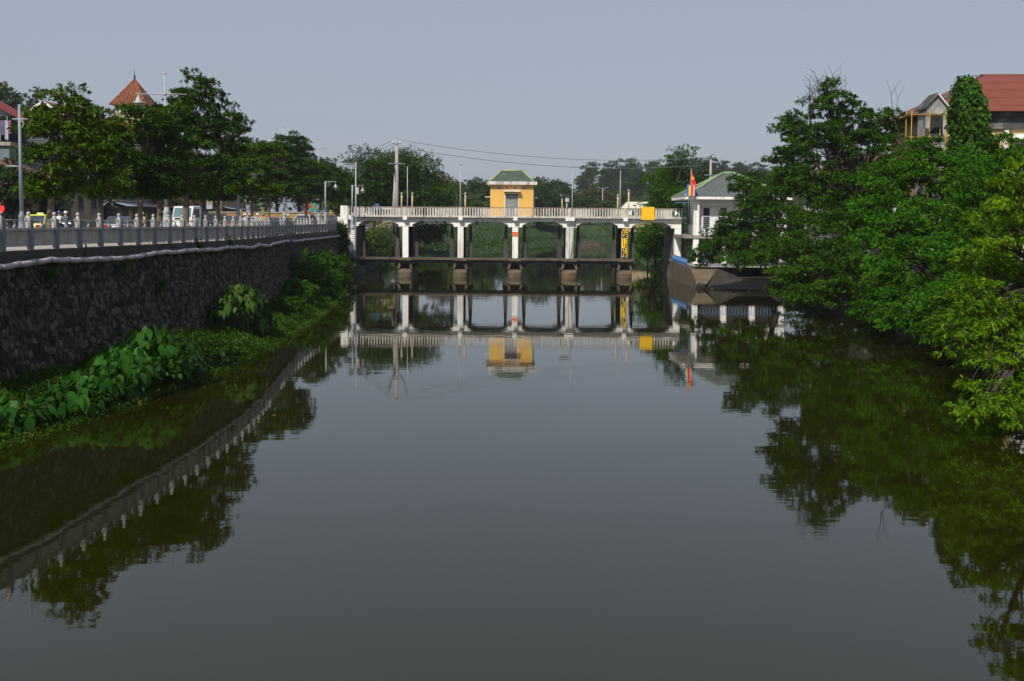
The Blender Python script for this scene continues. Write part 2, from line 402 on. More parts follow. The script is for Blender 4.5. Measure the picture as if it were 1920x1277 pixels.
# the three hundred that show largest (near, above the plants) are single parts, the rest one part
vis = sorted([s for s in stones if s[0] > 26.5 and s[1] > 1.2], key=lambda s: s[0])[:300]
vs_set = set(id(s) for s in vis)
rest = MB()
for s in stones:
    k = rng.randrange(6); rot = rng.uniform(-.5,.5) + (math.pi if rng.random() < .5 else 0)
    M = stone_mat(*s, rot)
    if id(s) in vs_set:
        o = bpy.data.objects.new('stone', SM[k]); COL.objects.link(o); o.parent = W; o.matrix_local = M
    else:
        rest.add([M @ Vector(v) for v in SV[k][0]], SV[k][1])
stuff(rest.build('stone_facing', M_STONE, W))

# railing: posts with ball finials, balusters under a beam, thin pipe rail above
M_BALL = pm('grey_white_ball_paint', (.38,.37,.345), .7, .1, 3, streak=((.25,.22,.18), .4, 3))
RL = thing('railing', 'grey white concrete railing with ball topped posts along the riverside road', 'railing', (0,0,0))
py_ = []; y = 14.0
def step_y(y, s):
    d = Vector((wall_x(y+.5)-wall_x(y-.5), 1.0)).normalized(); return y + s*d.y
while y < 92.6:
    py_.append(y); y = step_y(y, 1.38)
pb = MB().box(-.07,.07,-.07,.07,-.1,.80)
pb.box(-.085,.085,-.085,.085,.80,.87)
post_me = pb.mesh('post'); post_me.materials.append(M_FENCE)
side_me = MB().box(.072,.105,-.085,.085,-.22,.84).mesh('post_shade_strip'); side_me.materials.append(M_FSIDE)  # dark strip that paints the shade on the post's river face
cap_me = MB().lathe([(.072,.87),(.066,.90),(.036,.955),(.024,.97)], n=10).mesh('finial_foot'); cap_me.materials.append(M_BALL)
ball_me = MB().ball((0,0,1.02), .057, 12, 8).mesh('ball'); ball_me.materials.append(M_BALL)
fr_me = MB().tube([(0,-.17,.57),(0,-.17,.855),(0,-.1,.86)], .013, 5).mesh('post_bracket'); fr_me.materials.append(M_STEEL)
bal_me = MB().box(-.025,.025,-.03,.03,.10,.54).mesh('baluster'); bal_me.materials.append(M_FENCE)
urn_me = MB().lathe([(.075,.60),(.07,.66),(.03,.70),(.02,.74),(.05,.77),(.045,.79)], n=8).mesh('rail_ornament'); urn_me.materials.append(M_FSIDE)
bal_left = 300 ; balrest = MB(); spans = []
def pl(me, name, M, parent):
    o = bpy.data.objects.new(name, me); COL.objects.link(o); o.parent = parent; o.matrix_local = M; return o
def fmat(y):
    n = wall_n(y); t = Vector((-n.y, n.x, 0))
    b = Vector((wall_x(y), y, base_z(y))) - n*.06
    return Matrix(((n.x, t.x, 0, b.x), (n.y, t.y, 0, b.y), (0,0,1,b.z), (0,0,0,1)))
vis_b = []
for i, y in enumerate(py_):
    M = fmat(y); p = pl(post_me, 'post', M, RL)
    I = Matrix.Identity(4)
    pl(cap_me, 'finial_foot', I, p); pl(ball_me, 'ball', I, p); pl(side_me, 'post_shade_strip', I, p)
    if y < 70: pl(fr_me, 'post_bracket', I, p)
    if i+1 < len(py_):
        y2 = py_[i+1]; A = fmat(y).translation; B = fmat(y2).translation
        n = wall_n((y+y2)/2); n3 = Vector((n.x, n.y, 0)); up = Vector((0,0,1))
        def bar(z0, z1, h, nm, mat):
            mb = MB(); d = (B-A).normalized(); a = A + d*.09; b = B - d*.09
            mb.hexa([a-n3*h+up*z0, a+n3*h+up*z0, b+n3*h+up*z0, b-n3*h+up*z0], [a-n3*h+up*z1, a+n3*h+up*z1, b+n3*h+up*z1, b-n3*h+up*z1])
            mb.build(nm, mat, RL)
        bar(.53,.60,.075,'beam',M_FENCE); bar(.07,.115,.05,'bottom_rail',M_FENCE)
        MB().tube([A+up*.83, B+up*.83], .014, 5).build('pipe_rail', M_STEEL, RL)
        if y < 75: pl(urn_me, 'rail_ornament', Matrix.Translation((A+B)/2), RL)
        MB().box(-.05,.05,-.05,.05,-.06,.09)
        for k in range(12):
            yy = y + (y2-y)*(k+1)/13.0
            vis_b.append(yy)
vb = [q for q in vis_b if q > 27][:300]; vbs = set(vb)
bv = [v.co.copy() for v in bal_me.vertices]; bf = [tuple(p.vertices) for p in bal_me.polygons]
for q in vis_b:
    M = fmat(q)
    if q in vbs: pl(bal_me, 'baluster', M, RL)
    else: balrest.add([M @ v for v in bv], bf)
stuff(balrest.build('far_balusters', M_FENCE, RL))

# grey drain pipe strapped to the wall
M_PIPE = pm('grey_pink_plastic_pipe', (.40,.36,.37), .55, .12, 2, streak=((.25,.14,.11), .5, 2))
PP = thing('drain_pipe', 'long pale grey plastic pipe strapped along the top of the stone wall', 'pipe', (0,0,0))
rg = random.Random(3)
def pipe_pt(y, wob): return wall_pt(y, base_z(y)-.40+wob, .21)
yy = 14.0; wob = 0.0
while yy < 88:
    L_ = .86*rg.uniform(.8,1.2); y2 = yy + L_*.99
    w2 = max(-.09, min(.06, wob + rg.uniform(-.05,.05)))
    pth = [pipe_pt(yy + (y2-yy)*t, wob + (w2-wob)*(t*t*(3-2*t)) - .02*math.sin(math.pi*t)) for t in (0,.25,.5,.75,1)]
    o = MB().tube(pth, .088, 10).build('pipe_section', M_PIPE, PP)
    d = (pth[1]-pth[0]).normalized()
    MB().tube([pth[0]-d*.03, pth[0]+d*.03], .097, 10).build('collar', M_FSIDE, o)
    yy, wob = y2, w2
# loose dark cables dangling from the pipe
cb = thing('dangling_cables', 'bundle of dark cables hanging from the pipe down the stone wall', 'cable', wall_pt(63.5, 3.9, .32))
for k in range(4):
    MB().tube([(0.02*k,.05*k,.1),(.06+.03*k,.1*k-.05,-.5),(.12,.12*k-.1,-1.1-.1*k),(.1,.09*k,-1.5-.1*k)], .022, 5).build('cable', pm('navy_cable', (.02,.025,.05), .6), cb)
# traffic cone shaped stake behind the railing foot
tc = thing('stake', 'dark pointed wooden stake leaning against the railing foot above the pipe', 'stake', wall_pt(31.9, 4.15, .14))
MB().hexa([(-.02,-.10,0),(.02,-.10,0),(.02,.10,0),(-.02,.10,0)],[(-.03,-.015,.38),(.0,-.015,.38),(.0,.015,.38),(-.03,.015,.38)]).build('board', M_BARKD, tc)
# ------------------------------------------------------------------ sluice bridge
BY = 93.0
B = thing('sluice_bridge', 'white concrete sluice bridge with haunched spans crossing the river', 'bridge', (0, BY, 0))
DEPTH = 5.2
PX = [-15.0, -9.98, -4.83, .27, 5.35, 10.5, 15.45]
ZS, ZT, ZR = 5.53, 5.70, 6.50           # slab underside, slab top, rail top
deck = MB().box(-15.75, 16.1, -.45, DEPTH+.45, ZS, ZT); deck.build('deck', M_RAIL, B)
# spandrel beams with haunches, front and back
for yy, nm in ((0.0,'beam'), (DEPTH-.4,'beam')):
    for i in range(6):
        a, b = PX[i], PX[i+1]
        hw = .66
        poly = [(a,ZS-.003),(a,4.66),(a+hw,4.66),(a+hw,4.86),(a+hw+.75,5.19),(b-hw-.75,5.19),(b-hw,4.86),(b-hw,4.66),(b,4.66),(b,ZS-.003)]
        if i == 0: poly[0] = (a-.7,ZS-.003); poly[1] = (a-.7,4.66)
        if i == 5: poly[-1] = (b+.3,ZS-.003); poly[-2] = (b+.3,4.66)
        MB().prism(poly, yy, yy+.4).build(nm, M_WHITE, B)
# deck soffit, dark
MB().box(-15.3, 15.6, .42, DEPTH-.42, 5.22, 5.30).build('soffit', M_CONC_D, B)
for i, x in enumerate(PX):
    wdt = .27
    if i == 4:
        for s in (-1, 1):
            MB().box(x+s*.19-.165, x+s*.19+.165, .02, .55, 1.75, 4.70).build('pillar', M_STAIN, B)
    elif i in (0, 6):
        x0, x1 = (x-.38, x+.36) if i == 0 else (x-.3, x+.3)
        MB().box(x0, x1, .02, .6, .9 if i == 0 else 1.5, 4.70).build('pillar', M_WHITE, B)
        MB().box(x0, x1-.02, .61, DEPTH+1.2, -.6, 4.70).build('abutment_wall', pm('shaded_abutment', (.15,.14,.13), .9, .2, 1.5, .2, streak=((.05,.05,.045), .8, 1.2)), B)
    else:
        MB().box(x-wdt, x+wdt, .02, .55, 1.75, 4.70).build('pillar', M_WHITE, B)
    # rear columns and tapering gate guides, under-deck shade put into their dark colour
    if 0 < i < 6:
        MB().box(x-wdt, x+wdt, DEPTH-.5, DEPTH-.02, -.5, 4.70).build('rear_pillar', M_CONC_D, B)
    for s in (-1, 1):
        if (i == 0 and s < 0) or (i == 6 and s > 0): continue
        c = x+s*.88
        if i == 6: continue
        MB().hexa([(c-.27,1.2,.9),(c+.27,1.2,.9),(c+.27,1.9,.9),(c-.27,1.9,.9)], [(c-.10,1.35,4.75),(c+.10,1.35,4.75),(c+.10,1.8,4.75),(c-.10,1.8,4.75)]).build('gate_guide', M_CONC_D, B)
    # corbel under the parapet
    cw = .42 if i == 4 else .2
    if i < 6: MB().box(x-cw, x+cw, -.50, -.003, 5.28, 5.62).build('corbel', M_WHITE, B)
# sill walkway between the piers, left to the gauge pier
MB().box(-15.2, 11.35, -.55, 1.0, 1.58, 1.76).build('sill_slab', pm('dark_sill_concrete', (.085,.068,.05), .9, .3, 1.5, .3, 14, streak=((.03,.025,.02), .7, 1.5)), B)
sl = MB()
sl.box(-15.2, 11.2, -.28, .7, 1.27, 1.575); sl.build('sill_girder', M_CONC_D, B)
for i, x in enumerate(PX[1:6]):
    hw = .68 if i != 3 else .75
    # pier: rounded nose below, two leaning cheeks framing a dark recess above
    n = 9
    nose = [(x-hw, 4.6), (x-hw, -.1)] + [(x-hw*math.cos(math.pi*k/n), -.1-.55*math.sin(math.pi*k/n)) for k in range(1, n)] + [(x+hw,-.1),(x+hw,4.6)]
    mb = MB(); mb.prism(nose, -.8, .42, axis='z'); mb.build('pier_foot', M_CONC_B, B)
    top = [(q[0]*.96+x*.04, max(q[1], -.05)) for q in nose]
    sp = MB()
    vv = [(a, b, .42) for a, b in nose] + [(x+(a-x)*.94, b if b > -.05 else -.05+(b+.05)*.2, .70) for a, b in nose]
    m = len(nose); sp.add(vv, [(k, k+m, (k+1) % m+m, (k+1) % m) for k in range(m)] + [tuple(range(2*m-1, m-1, -1))]); sp.build('pier_shoulder', M_CONC_B, B)
    for s in (-1, 1):
        MB().hexa([(x+s*(hw-.06)-.10,-.3,.70),(x+s*(hw-.06)+.06,-.3,.70),(x+s*(hw-.06)+.06,.5,.70),(x+s*(hw-.06)-.10,.5,.70)] ,
                  [(x+s*(hw-.22)-.14,-.3,1.269),(x+s*(hw-.22)+.16,-.3,1.269),(x+s*(hw-.22)+.16,.5,1.269),(x+s*(hw-.22)-.14,.5,1.269)]).build('pier_cheek', M_CONC_B, B)
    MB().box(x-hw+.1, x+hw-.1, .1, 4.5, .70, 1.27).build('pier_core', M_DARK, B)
    MB().box(x-.62, x+.62, -.66, -.553, 1.52, 1.72).build('pier_cap', M_CONC_B, B)
# parapet: balusters, rail
bal = MB().hexa([(-.055,-.04,0),(.055,-.04,0),(.055,.04,0),(-.055,.04,0)],[(-.055,-.04,.74),(.055,-.04,.74),(.055,.04,.74),(-.055,.04,.74)]).mesh('baluster'); bal.materials.append(M_RAIL)
for yy in (-.36, DEPTH+.36):
    MB().box(-15.6, 15.95, yy-.07, yy+.07, ZR-.06, ZR).build('top_rail', pm('rust_stained_rail', (.22,.18,.14), .9, .3, 4, .2), B)
    k = 0; x = -15.2
    while x < 15.8:
        o = put('baluster', bal, None, B, loc=(x, yy, ZT)); o.rotation_euler = (0, 0, 0)
        x += .262
for x in (PX[1], PX[2], PX[3], PX[4], PX[5]):
    MB().box(x-.11, x+.11, -.46, -.26, ZT, ZR-.062).build('parapet_post', M_RAIL, B)
MB().box(-15.95, -15.3, -.5, .3, ZT-1.2, ZR+.05).build('end_post', M_WHITE, B)
MB().box(-16.3, -15.96, -.2, 2.5, 4.2, 5.5).build('end_block', M_WHITE, B)
# ladder on the left end and a blue gate below it
lad = thing('ladder', 'thin steel rung ladder fixed to the left end of the sluice bridge', 'ladder', (-15.05, BY-.12, 1.2))
for s in (-.3, .3): MB().tube([(s,0,0),(s,0,4.9)], .02, 5).build('rail', M_POLE, lad)
for k in range(12): MB().tube([(-.3,0,.3+k*.36),(.3,0,.3+k*.36)], .014, 5).build('rung', M_POLE, lad)
g = thing('gate_panel', 'small slanted blue grey steel gate panel at the foot of the bridge ladder', 'gate', (-14.95, BY-.25, 1.2))
MB().hexa([(-.33,0,0),(.28,0,.25),(.28,.03,.25),(-.33,.03,0)],[(-.33,0,1.0),(.28,0,1.25),(.28,.03,1.25),(-.33,.03,1.0)]).build('sheet', pm('blue_grey_sheet', (.17,.24,.32), .6), g)
MB().tube([(-.33,-.02,-.3),(-.33,-.02,1.15)], .02, 5).build('post', M_POLE, g)
# left wing wall below the bridge
lw = thing('wing_wall', 'stained concrete wing wall below the ladder end of the sluice bridge', 'wall', (-15.0, BY, 0))
MB().add([(-.9,-3.2,-.5),(.2,.3,-.5),(.2,6.2,-.5),(-.9,6.2,-.5),(-.9,-3.2,.9),(.2,.3,1.25),(.2,6.2,1.25),(-.9,6.2,.9)],
         [(3,2,1,0),(4,5,6,7),(0,1,5,4),(1,2,6,5),(2,3,7,6),(3,0,4,7)]).build('wall', M_CONC_B, lw)

# water level gauge with digits
G = thing('water_gauge', 'tall yellow and black water level gauge reading 0 1 2 on the bridge pillar', 'gauge', (PX[5], BY-.005, 1.80))
GW = .54; CH = .955
M_GY = pm('gauge_yellow', (.85,.46,.005), .6, .05, 2); M_GK = pm('gauge_black', (.012,.012,.012), .6, .2, 3)
def fontmesh(txt, name):
    c = bpy.data.curves.new(name, 'FONT'); c.body = txt; c.extrude = .004; c.align_x = 'CENTER'; c.align_y = 'CENTER'; c.size = 1.0
    o = bpy.data.objects.new(name, c); COL.objects.link(o); dg = bpy.context.evaluated_depsgraph_get()
    me = bpy.data.meshes.new_from_object(o.evaluated_get(dg)); bpy.data.objects.remove(o); bpy.data.curves.remove(c); return me
for k, ch in enumerate('012'):
    z1 = 2.87 - k*CH; z0 = z1 - CH
    yel = (k == 1)
    MB().box(-GW/2, .04, -.02, 0, z0+.002, z1-.002).build('digit_plate', M_GY if yel else M_GK, G)
    me = fontmesh(ch, 'digit'); me.materials.append(M_GK if yel else M_GY)
    o = bpy.data.objects.new('digit', me); COL.objects.link(o); o.parent = G
    o.rotation_euler = (R(90),0,0); o.location = (-GW/4+.02, -.027, (z0+z1)/2); o.scale = (.50, 1.05, 1)
    me.transform(Matrix.Identity(4))
    # scale bars: upper half an E, lower half squares
    MB().box(.042, GW/2, -.02, 0, z0+.002, z1-.002).build('scale_plate', M_GK, G)
    h = CH/10
    e = MB().box(.042, .115, -.026, -.0205, z1-5*h, z1-.004)
    for q in (0, 2, 4): e.box(.1151, GW/2, -.026, -.0205, z1-(q+1)*h, z1-q*h-.004)
    e.build('scale_mark', M_GY, G)
    for q in (6, 8): MB().box(.14, GW/2, -.026, -.0205, z1-(q+1)*h, z1-q*h).build('scale_square', M_GY, G)
# red notice plate on the middle pillar
sg = thing('notice_plate', 'small red plate with two yellow lines on the middle bridge pillar', 'sign', (PX[3], BY-.012, 4.02))
MB().box(-.30,.30,-.02,0,-.19,.19).build('plate', M_RED, sg)
rg = random.Random(5)
M_LET = pm('yellow_lettering', (.80,.45,.04), .6)
for zc in (.045, -.095):
    t = MB(); x = -.25
    while x < .24:
        wd = rg.uniform(.03,.055); t.box(x, x+wd, -.026, -.0205, zc-.035, zc+.04*rg.uniform(.7,1)); x += wd+.018
    t.build('lettering', M_LET, sg)
# square yellow board and the two white / green pointers on the parapet
s1 = thing('board_sign', 'plain square yellow board fixed on the bridge parapet', 'sign', (12.55, BY-.50, 6.03))
MB().box(-.60,.60,-.04,0,-.60,.60).build('board', M_YEL, s1)
MB().box(-.5,-.44,.002,.08,-.55,.5).build('bracket', M_STEEL, s1); MB().box(.44,.5,.002,.08,-.55,.5).build('bracket', M_STEEL, s1)
for sx, xx, lb in ((-1, 11.05, 'white and green triangular pointer on the parapet beside the gauge pillar'), (1, 15.05, 'white and green triangular pointer at the right end of the parapet')):
    t = thing('pointer_sign', lb, 'sign', (xx, BY-.47, 6.05), group='navigation pointers on the bridge')
    MB().prism([(sx*.3,0),(sx*.0,.26),(sx*.0,-.26)] if sx < 0 else [(.3,0),(0,-.26),(0,.26)], -.03, 0).build('white_half', M_SIGNW, t)
    MB().prism([(-sx*.001,.26),(-sx*.22,.13),(-sx*.22,-.13),(-sx*.001,-.26)], -.03, 0).build('green_half', M_GRNP, t)
# poles on the bridge
def flagpole(x, ztop, lb, y=.25, r=.045, mat=None):
    t = thing('bridge_pole', lb, 'pole', (x, BY+y, ZT), group='tall poles on the sluice bridge')
    h = ztop-ZT
    MB().tube([(0,0,0),(0,0,h*.35),(0,0,h)], [r*1.25,r,r*.8], 7).build('pole', mat or M_STEEL, t)
    MB().lathe([(r*2,0),(r*2,.04),(r*1.3,.06)], n=8).build('base', M_STEEL, t)
    return t
p1 = flagpole(at(763.5,310,BY).x, 10.25, 'tall thin white pole on the bridge above its second pillar')
p2 = flagpole(at(863,310,BY).x, 10.3, 'tall white pole with hooked tip on the bridge left of the yellow house')
p3 = flagpole(at(1074,310,BY).x, 10.2, 'tall white pole with hooked tip beside the grey box on the bridge')
p4 = flagpole(at(1164,318,BY).x, 10.0, 'tall thin white pole on the bridge above the yellow gauge')
for p, z in ((p2, 4.6), (p3, 4.5)):
    MB().tube([(0,0,z-.02),(.02,0,z+.12),(.10,0,z+.17),(.17,0,z+.13)], .03, 6).build('hook', M_FSIDE, p)
def bollard(x, ztop, lb):
    t = thing('capped_post', lb, 'post', (x, BY+.6, ZT), group='capped posts on the sluice bridge'); h = ztop-ZT
    MB().tube([(0,0,0),(0,0,h-.1)], .065, 8).build('post', M_RUST, t)
    MB().lathe([(.14,h-.14),(.12,h-.07),(.05,h-.01),(.01,h)], n=10).build('cap', M_POLE, t)
    MB().box(.066,.13,-.03,.03,h-.45,h-.38).build('lug', M_STEEL, t)
for px, py, lb in ((753,361,'short rusty post with domed cap left of the second bridge pole'), (773,361,'short rusty post with domed cap right of the tall white pole'),
                   (872.5,361,'short capped post left of the yellow pump house'), (1158.5,364,'short capped post left of the pole above the gauge'), (1179,355,'taller capped post between gauge pole and yellow board')):
    q = at(px, py, BY+.6); bollard(q.x, q.z, lb)
# equipment box with solar panel
q = at(1061, 366, BY+.6)
t = thing('monitoring_station', 'grey equipment box under a small solar panel on the bridge', 'equipment box', (q.x, BY+.6, ZT))
h = q.z - ZT
MB().tube([(-.35,0,0),(-.35,0,h)], .06, 7).build('post', M_RUST, t); MB().tube([(.1,0,0),(.1,0,h-.6)], .055, 7).build('post', M_STEEL, t)
MB().hexa([(-.5,-.3,h-.05),(.55,-.3,h-.1),(.55,.5,h-.1),(-.5,.5,h-.05)],[(-.5,-.3,h),(.55,-.3,h-.05),(.55,.5,h-.05),(-.5,.5,h)]).build('solar_panel', pm('solar_panel', (.05,.06,.09), .3), t)
MB().box(-.06,.30,-.12,.12,h-.62,h-.18).build('box', pm('grey_box', (.42,.43,.41), .6), t)
MB().tube([(-.55,0,h),(-.35,0,h)], .05, 6).build('arm', M_POLE, t)

# ------------------------------------------------------------------ yellow pump house on the bridge
M_OCH = pm('yellow_lime_wash', (.66,.385,.095), .9, .06, .8, .1, 20, patch=((.68,.30,.025), .6, .75), streak=((.5,.33,.14), .45, 1.2))
M_ROOFG = pm('green_grey_sheet_roof', (.055,.085,.062), .7, .3, 1.2, streak=((.05,.06,.05), .5, 1.5))
M_ROOFE = pm('light_green_ridge', (.24,.31,.10), .7, .12, 2)
HY = BY+1.3
q0 = at(919, 408, HY); q1 = at(1000, 408, HY); zt = at(960, 346.5, HY).z; ze = at(960, 340.5, HY).z; zr = at(960, 321, HY+2).z
x0, x1 = q0.x, q1.x
H = thing('pump_house', 'small yellow pump house with green hipped roof in the middle of the bridge', 'house', ((x0+x1)/2, HY, ZT))
hw = (x1-x0)/2; zt -= ZT; ze -= ZT; zr -= ZT
dw = .60; dh = 2.62 - .0
dz = at(960, 364, HY).z - ZT
wl = MB(); D_ = 3.6
wl.box(-hw, -dw, 0, .2, .002, zt); wl.box(dw, hw, 0, .2, .002, zt); wl.box(-dw, dw, 0, .2, dz, zt)
wl.box(-hw, hw, D_-.2, D_, .002, zt); wl.box(-hw, -hw+.2, .2, D_-.2, .002, zt); wl.box(hw-.2, hw, .2, D_-.2, .002, zt)
wl.build('wall', M_OCH, H)
fr = MB(); fr.box(-dw-.07,-dw,-.03,.1,.002,dz+.07); fr.box(dw,dw+.07,-.03,.1,.002,dz+.07); fr.box(-dw,dw,-.03,.1,dz,dz+.07)
dr = MB().box(-dw, dw, .10, .14, .01, dz); door = dr.build('door', pm('grey_folding_gate', (.24,.24,.25), .5, .15, 4, metal=.4), H)
fr.build('frame', M_WHITE2, door)
for k in range(13): MB().box(-dw+.05+k*.09, -dw+.085+k*.09, .07, .098, .02, dz-.12).build('slat', M_STEEL, door)
MB().box(-dw, dw, .06, .0995, dz-.1, dz).build('lintel_bar', M_BLACK, door)
MB().box(-.02,.06,.04,.065,1.0,1.12).build('lock', M_RUST, door)
za = at(960, 358.5, HY).z - ZT
MB().box(-dw-.17, dw+.2, -.55, .0, za-.05, za+.05).build('canopy', M_WHITE, H)
for k in range(4):
    cx = -1.22 + k*.77; zc = at(960, 352.3, HY).z - ZT
    v = MB(); v.box(cx-.24,cx+.24,-.02,-.002,zc-.13,zc+.13); vo = v.build('vent', M_WHITE2, H)
    MB().box(cx-.19,cx+.19,-.026,-.021,zc-.09,zc+.09).build('opening', M_DARK, vo)
    MB().box(cx-.19,cx+.19,-.034,-.027,zc-.02,zc+.015).build('slat', M_WHITE2, vo)
MB().box(-hw-.33, hw+.33, -.4, D_+.4, zt, ze).build('eave_slab', M_STAIN, H)
ex, rx = hw+.05, hw*.46
e = [(-ex,-.1,ze),(ex,-.1,ze),(ex,D_+.1,ze),(-ex,D_+.1,ze)]; r0, r1 = (-rx, D_/2, zr), (rx, D_/2, zr)
rf = MB().add(e+[r0,r1], [(0,1,5,4),(2,3,4,5),(3,0,4),(1,2,5),(3,2,1,0)]).build('roof', M_ROOFG, H)
for k in range(24):                                   # ribs of the sheet roof, front slope
    u = -ex + (k+.5)*2*ex/24
    t1 = 1.0 if abs(u) < rx else (ex-abs(u))/(ex-rx)
    MB().tube([(u,-.1,ze+.012),(u,-.1+(D_/2+.1)*t1, ze+(zr-ze)*t1+.012)], .02, 4).build('roof_rib', M_ROOFG, rf)
for a, b in ((e[0],r0),(e[1],r1),(r0,r1),(e[2],r1),(e[3],r0)):
    MB().tube([Vector(a)+Vector((0,0,.03)), Vector(b)+Vector((0,0,.03))], .085, 6).build('ridge_cap', M_ROOFE, rf)
MB().box(-hw-.5,-hw,.5,.62,1.75,1.82).build('bracket', M_WHITE2, H); MB().box(hw,hw+.4,.5,.62,1.72,1.78).build('bracket', M_STEEL, H)
MB().tube([(hw+.1,.4,0),(hw+.1,.4,zt)], .04, 6).build('drain_pipe', M_FSIDE, H)
# ------------------------------------------------------------------ foliage
def unit(a): return a/np.maximum(1e-9, np.linalg.norm(a, axis=-1, keepdims=True))
def leaves(C, A, k, size, rng, spread=.9, droop=.25, aspect=.42, jit=.08, U=None):
    """k folded, pointed leaves round every cluster point C, growing along A"""
    n = len(C)*k
    base = np.repeat(C, k, 0) + rng.normal(0, jit, (n,3))
    d = unit(np.repeat(A, k, 0) + rng.normal(0, spread, (n,3)) + np.array([0,0,-droop]))
    up = unit((np.array([0,0,1.0]) if U is None else np.repeat(U, k, 0)) + rng.normal(0, .45 if U is None else .38, (n,3)))
    side = unit(np.cross(d, up)); nor = np.cross(side, d)
    L = size*rng.uniform(.65,1.25,(n,1)); Wd = L*aspect*rng.uniform(.8,1.2,(n,1))
    v0 = base; v2 = base + d*L - nor*L*.16
    m = base + d*L*.45 + nor*L*.03
    v1 = m + side*Wd*.5 + nor*Wd*.16; v3 = m - side*Wd*.5 + nor*Wd*.16
    V = np.stack([v0,v1,v2,v3], 1).reshape(-1,3)
    o = np.arange(n)[:,None]*4
    T = np.concatenate([o+np.array([[0,2,1]]), o+np.array([[0,3,2]])], 1).reshape(-1,3)
    return V, T
def limb(p0, p1, r0, r1, rnd, n=5, sag=.12, sides=6):
    p0, p1 = Vector(p0), Vector(p1); L_ = (p1-p0).length
    mid = (p0+p1)/2 + Vector((rnd.uniform(-1,1), rnd.uniform(-1,1), rnd.uniform(-.3,1)))*L_*sag
    pts = []; rad = []
    for i in range(n):
        t = i/(n-1); pts.append(p0*(1-t)**2 + mid*2*t*(1-t) + p1*t*t); rad.append(r0+(r1-r0)*t)
    return pts, rad
def sphere_dirs(n, rng):
    i = np.arange(n)+.5; ph = np.arccos(1-2*i/n); th = math.pi*(1+5**.5)*i
    d = np.stack([np.cos(th)*np.sin(ph), np.sin(th)*np.sin(ph), np.cos(ph)], 1)
    return unit(d + rng.normal(0,.25,d.shape))
def tree(name, label, base, lobes, mat, bark, seed, trunk_r=.16, fork=.35, leaf=.2, subs=1.6, ncl=9, k=7, subr=.55,
         spread=.9, droop=.25, aspect=.42, group=None, loc=None, rz=0, bare=None, lean=(0,0), hollow=.3, cat='tree', flat=.5):
    """lobes: (x,y,z,rx,ry,rz) in the place; trunk, limbs, twigs, then leaf clusters massed on the boughs"""
    rng = np.random.default_rng(seed); rnd = random.Random(seed)
    b = Vector(base); root = thing(name, label, cat, b if loc is None else loc, rz, group)
    lb = [(Vector(l[:3])-b, Vector(l[3:6])) for l in lobes]
    wood = MB()
    top = max((c.z for c, r in lb)); ctr = sum((c for c, r in lb), Vector())/len(lb)
    fk = Vector((ctr.x*fork*.7+lean[0], ctr.y*fork*.7+lean[1], max(.5, top*fork)))
    ncl = int(ncl*1.45)
    p, r = limb((0,0,-.3), fk, trunk_r*1.25, trunk_r*.85, rnd, 6, .06, 8)
    r[0] *= 1.25; wood.tube(p, r, 8)
    allC = []; allA = []; allU = []
    for c, rr in lb:
        lp, lr = limb(fk, c, trunk_r*.45, trunk_r*.2, rnd, 6, .14); wood.tube(lp, lr, 6)
        R_ = (rr.x*rr.y+rr.x*rr.z+rr.y*rr.z)/3
        n = max(6, int(4*math.pi*R_*subs*.36))
        D = sphere_dirs(n, rng); fac = rng.uniform(.70,1.06,(n,1))
        fac[rng.random(n) < hollow] *= rng.uniform(.35,.8)
        keep = (D[:,2] > -.55) | (rng.random(n) < .45); D = D[keep]; fac = fac[keep]
        S = np.array(c) + D*np.array(rr)*fac
        for s_, d_ in zip(S, D):
            inside = any(((Vector(s_)-c2).x/r2.x)**2+((Vector(s_)-c2).y/r2.y)**2+((Vector(s_)-c2).z/r2.z)**2 < .30 for c2, r2 in lb if c2 is not c)
            if inside and rng.random() < .7: continue
            u_ = rnd.uniform(.45, .999)*(len(lp)-1); j = int(u_); st_ = lp[j].lerp(lp[j+1], u_-j)
            tp, tr = limb(st_, s_, min(.024, trunk_r*.12), min(.008, trunk_r*.035), rnd, 5, .2); wood.tube(tp, tr, 4, cap=False)
            rs = subr*rng.uniform(.75,1.7)
            # leaf spray: a flat dome of leaves, lit on top, dark below
            dm = unit(rng.normal(0, 1, (ncl,3)) + np.array([0,0,.55])); dm[:,2] = np.where(dm[:,2] < -.25, -dm[:,2], dm[:,2])
            off = dm*rs*rng.uniform(.45,1.0,(ncl,1)); off[:,2] *= flat
            allC.append(s_ + off); allA.append(unit(dm*np.array([1,1,.1]) + d_*.35)); allU.append(unit(dm*.8 + d_*.35 + np.array([0,0,.7])))
        if bare and c.z > top-.5*rr.z: pass
    if bare:
        for bx, by, bz, n in bare:                    # bare dead twigs rising from the crown
            p0 = Vector((bx,by,bz))-b
            for q in range(n):
                e = p0 + Vector((rnd.uniform(-1,1)*.9, rnd.uniform(-.8,.8), rnd.uniform(.4,1.25)))
                tp, tr = limb(p0-Vector((0,0,1.0)), e, .026, .009, rnd, 5, .10); wood.tube(tp, tr, 4)
                for u in range(4):
                    a = tp[rnd.choice((2,3,4))]; e2 = a + Vector((rnd.uniform(-.6,.6), rnd.uniform(-.5,.5), rnd.uniform(.1,.7)))
                    t2, r2 = limb(a, e2, .014, .006, rnd, 3, .1); wood.tube(t2, r2, 3, cap=False)
    wood.build('trunk', bark, root)
    V, T = leaves(np.concatenate(allC), np.concatenate(allA), k, leaf, rng, spread*.6, droop, aspect, subr*.10, np.concatenate(allU))
    put('crown', np_mesh('crown', V, T), mat, root)
    return root
def LB(px, py, Y, wpx, hpx, ry=None):
    """bough mass measured off the photograph at distance Y: half-width and half-height in pixels"""
    p = at(px, py, Y); s = ppm(Y); rx = wpx/s
    return (p.x, p.y, p.z, rx, ry if ry else rx*.9, hpx/s)

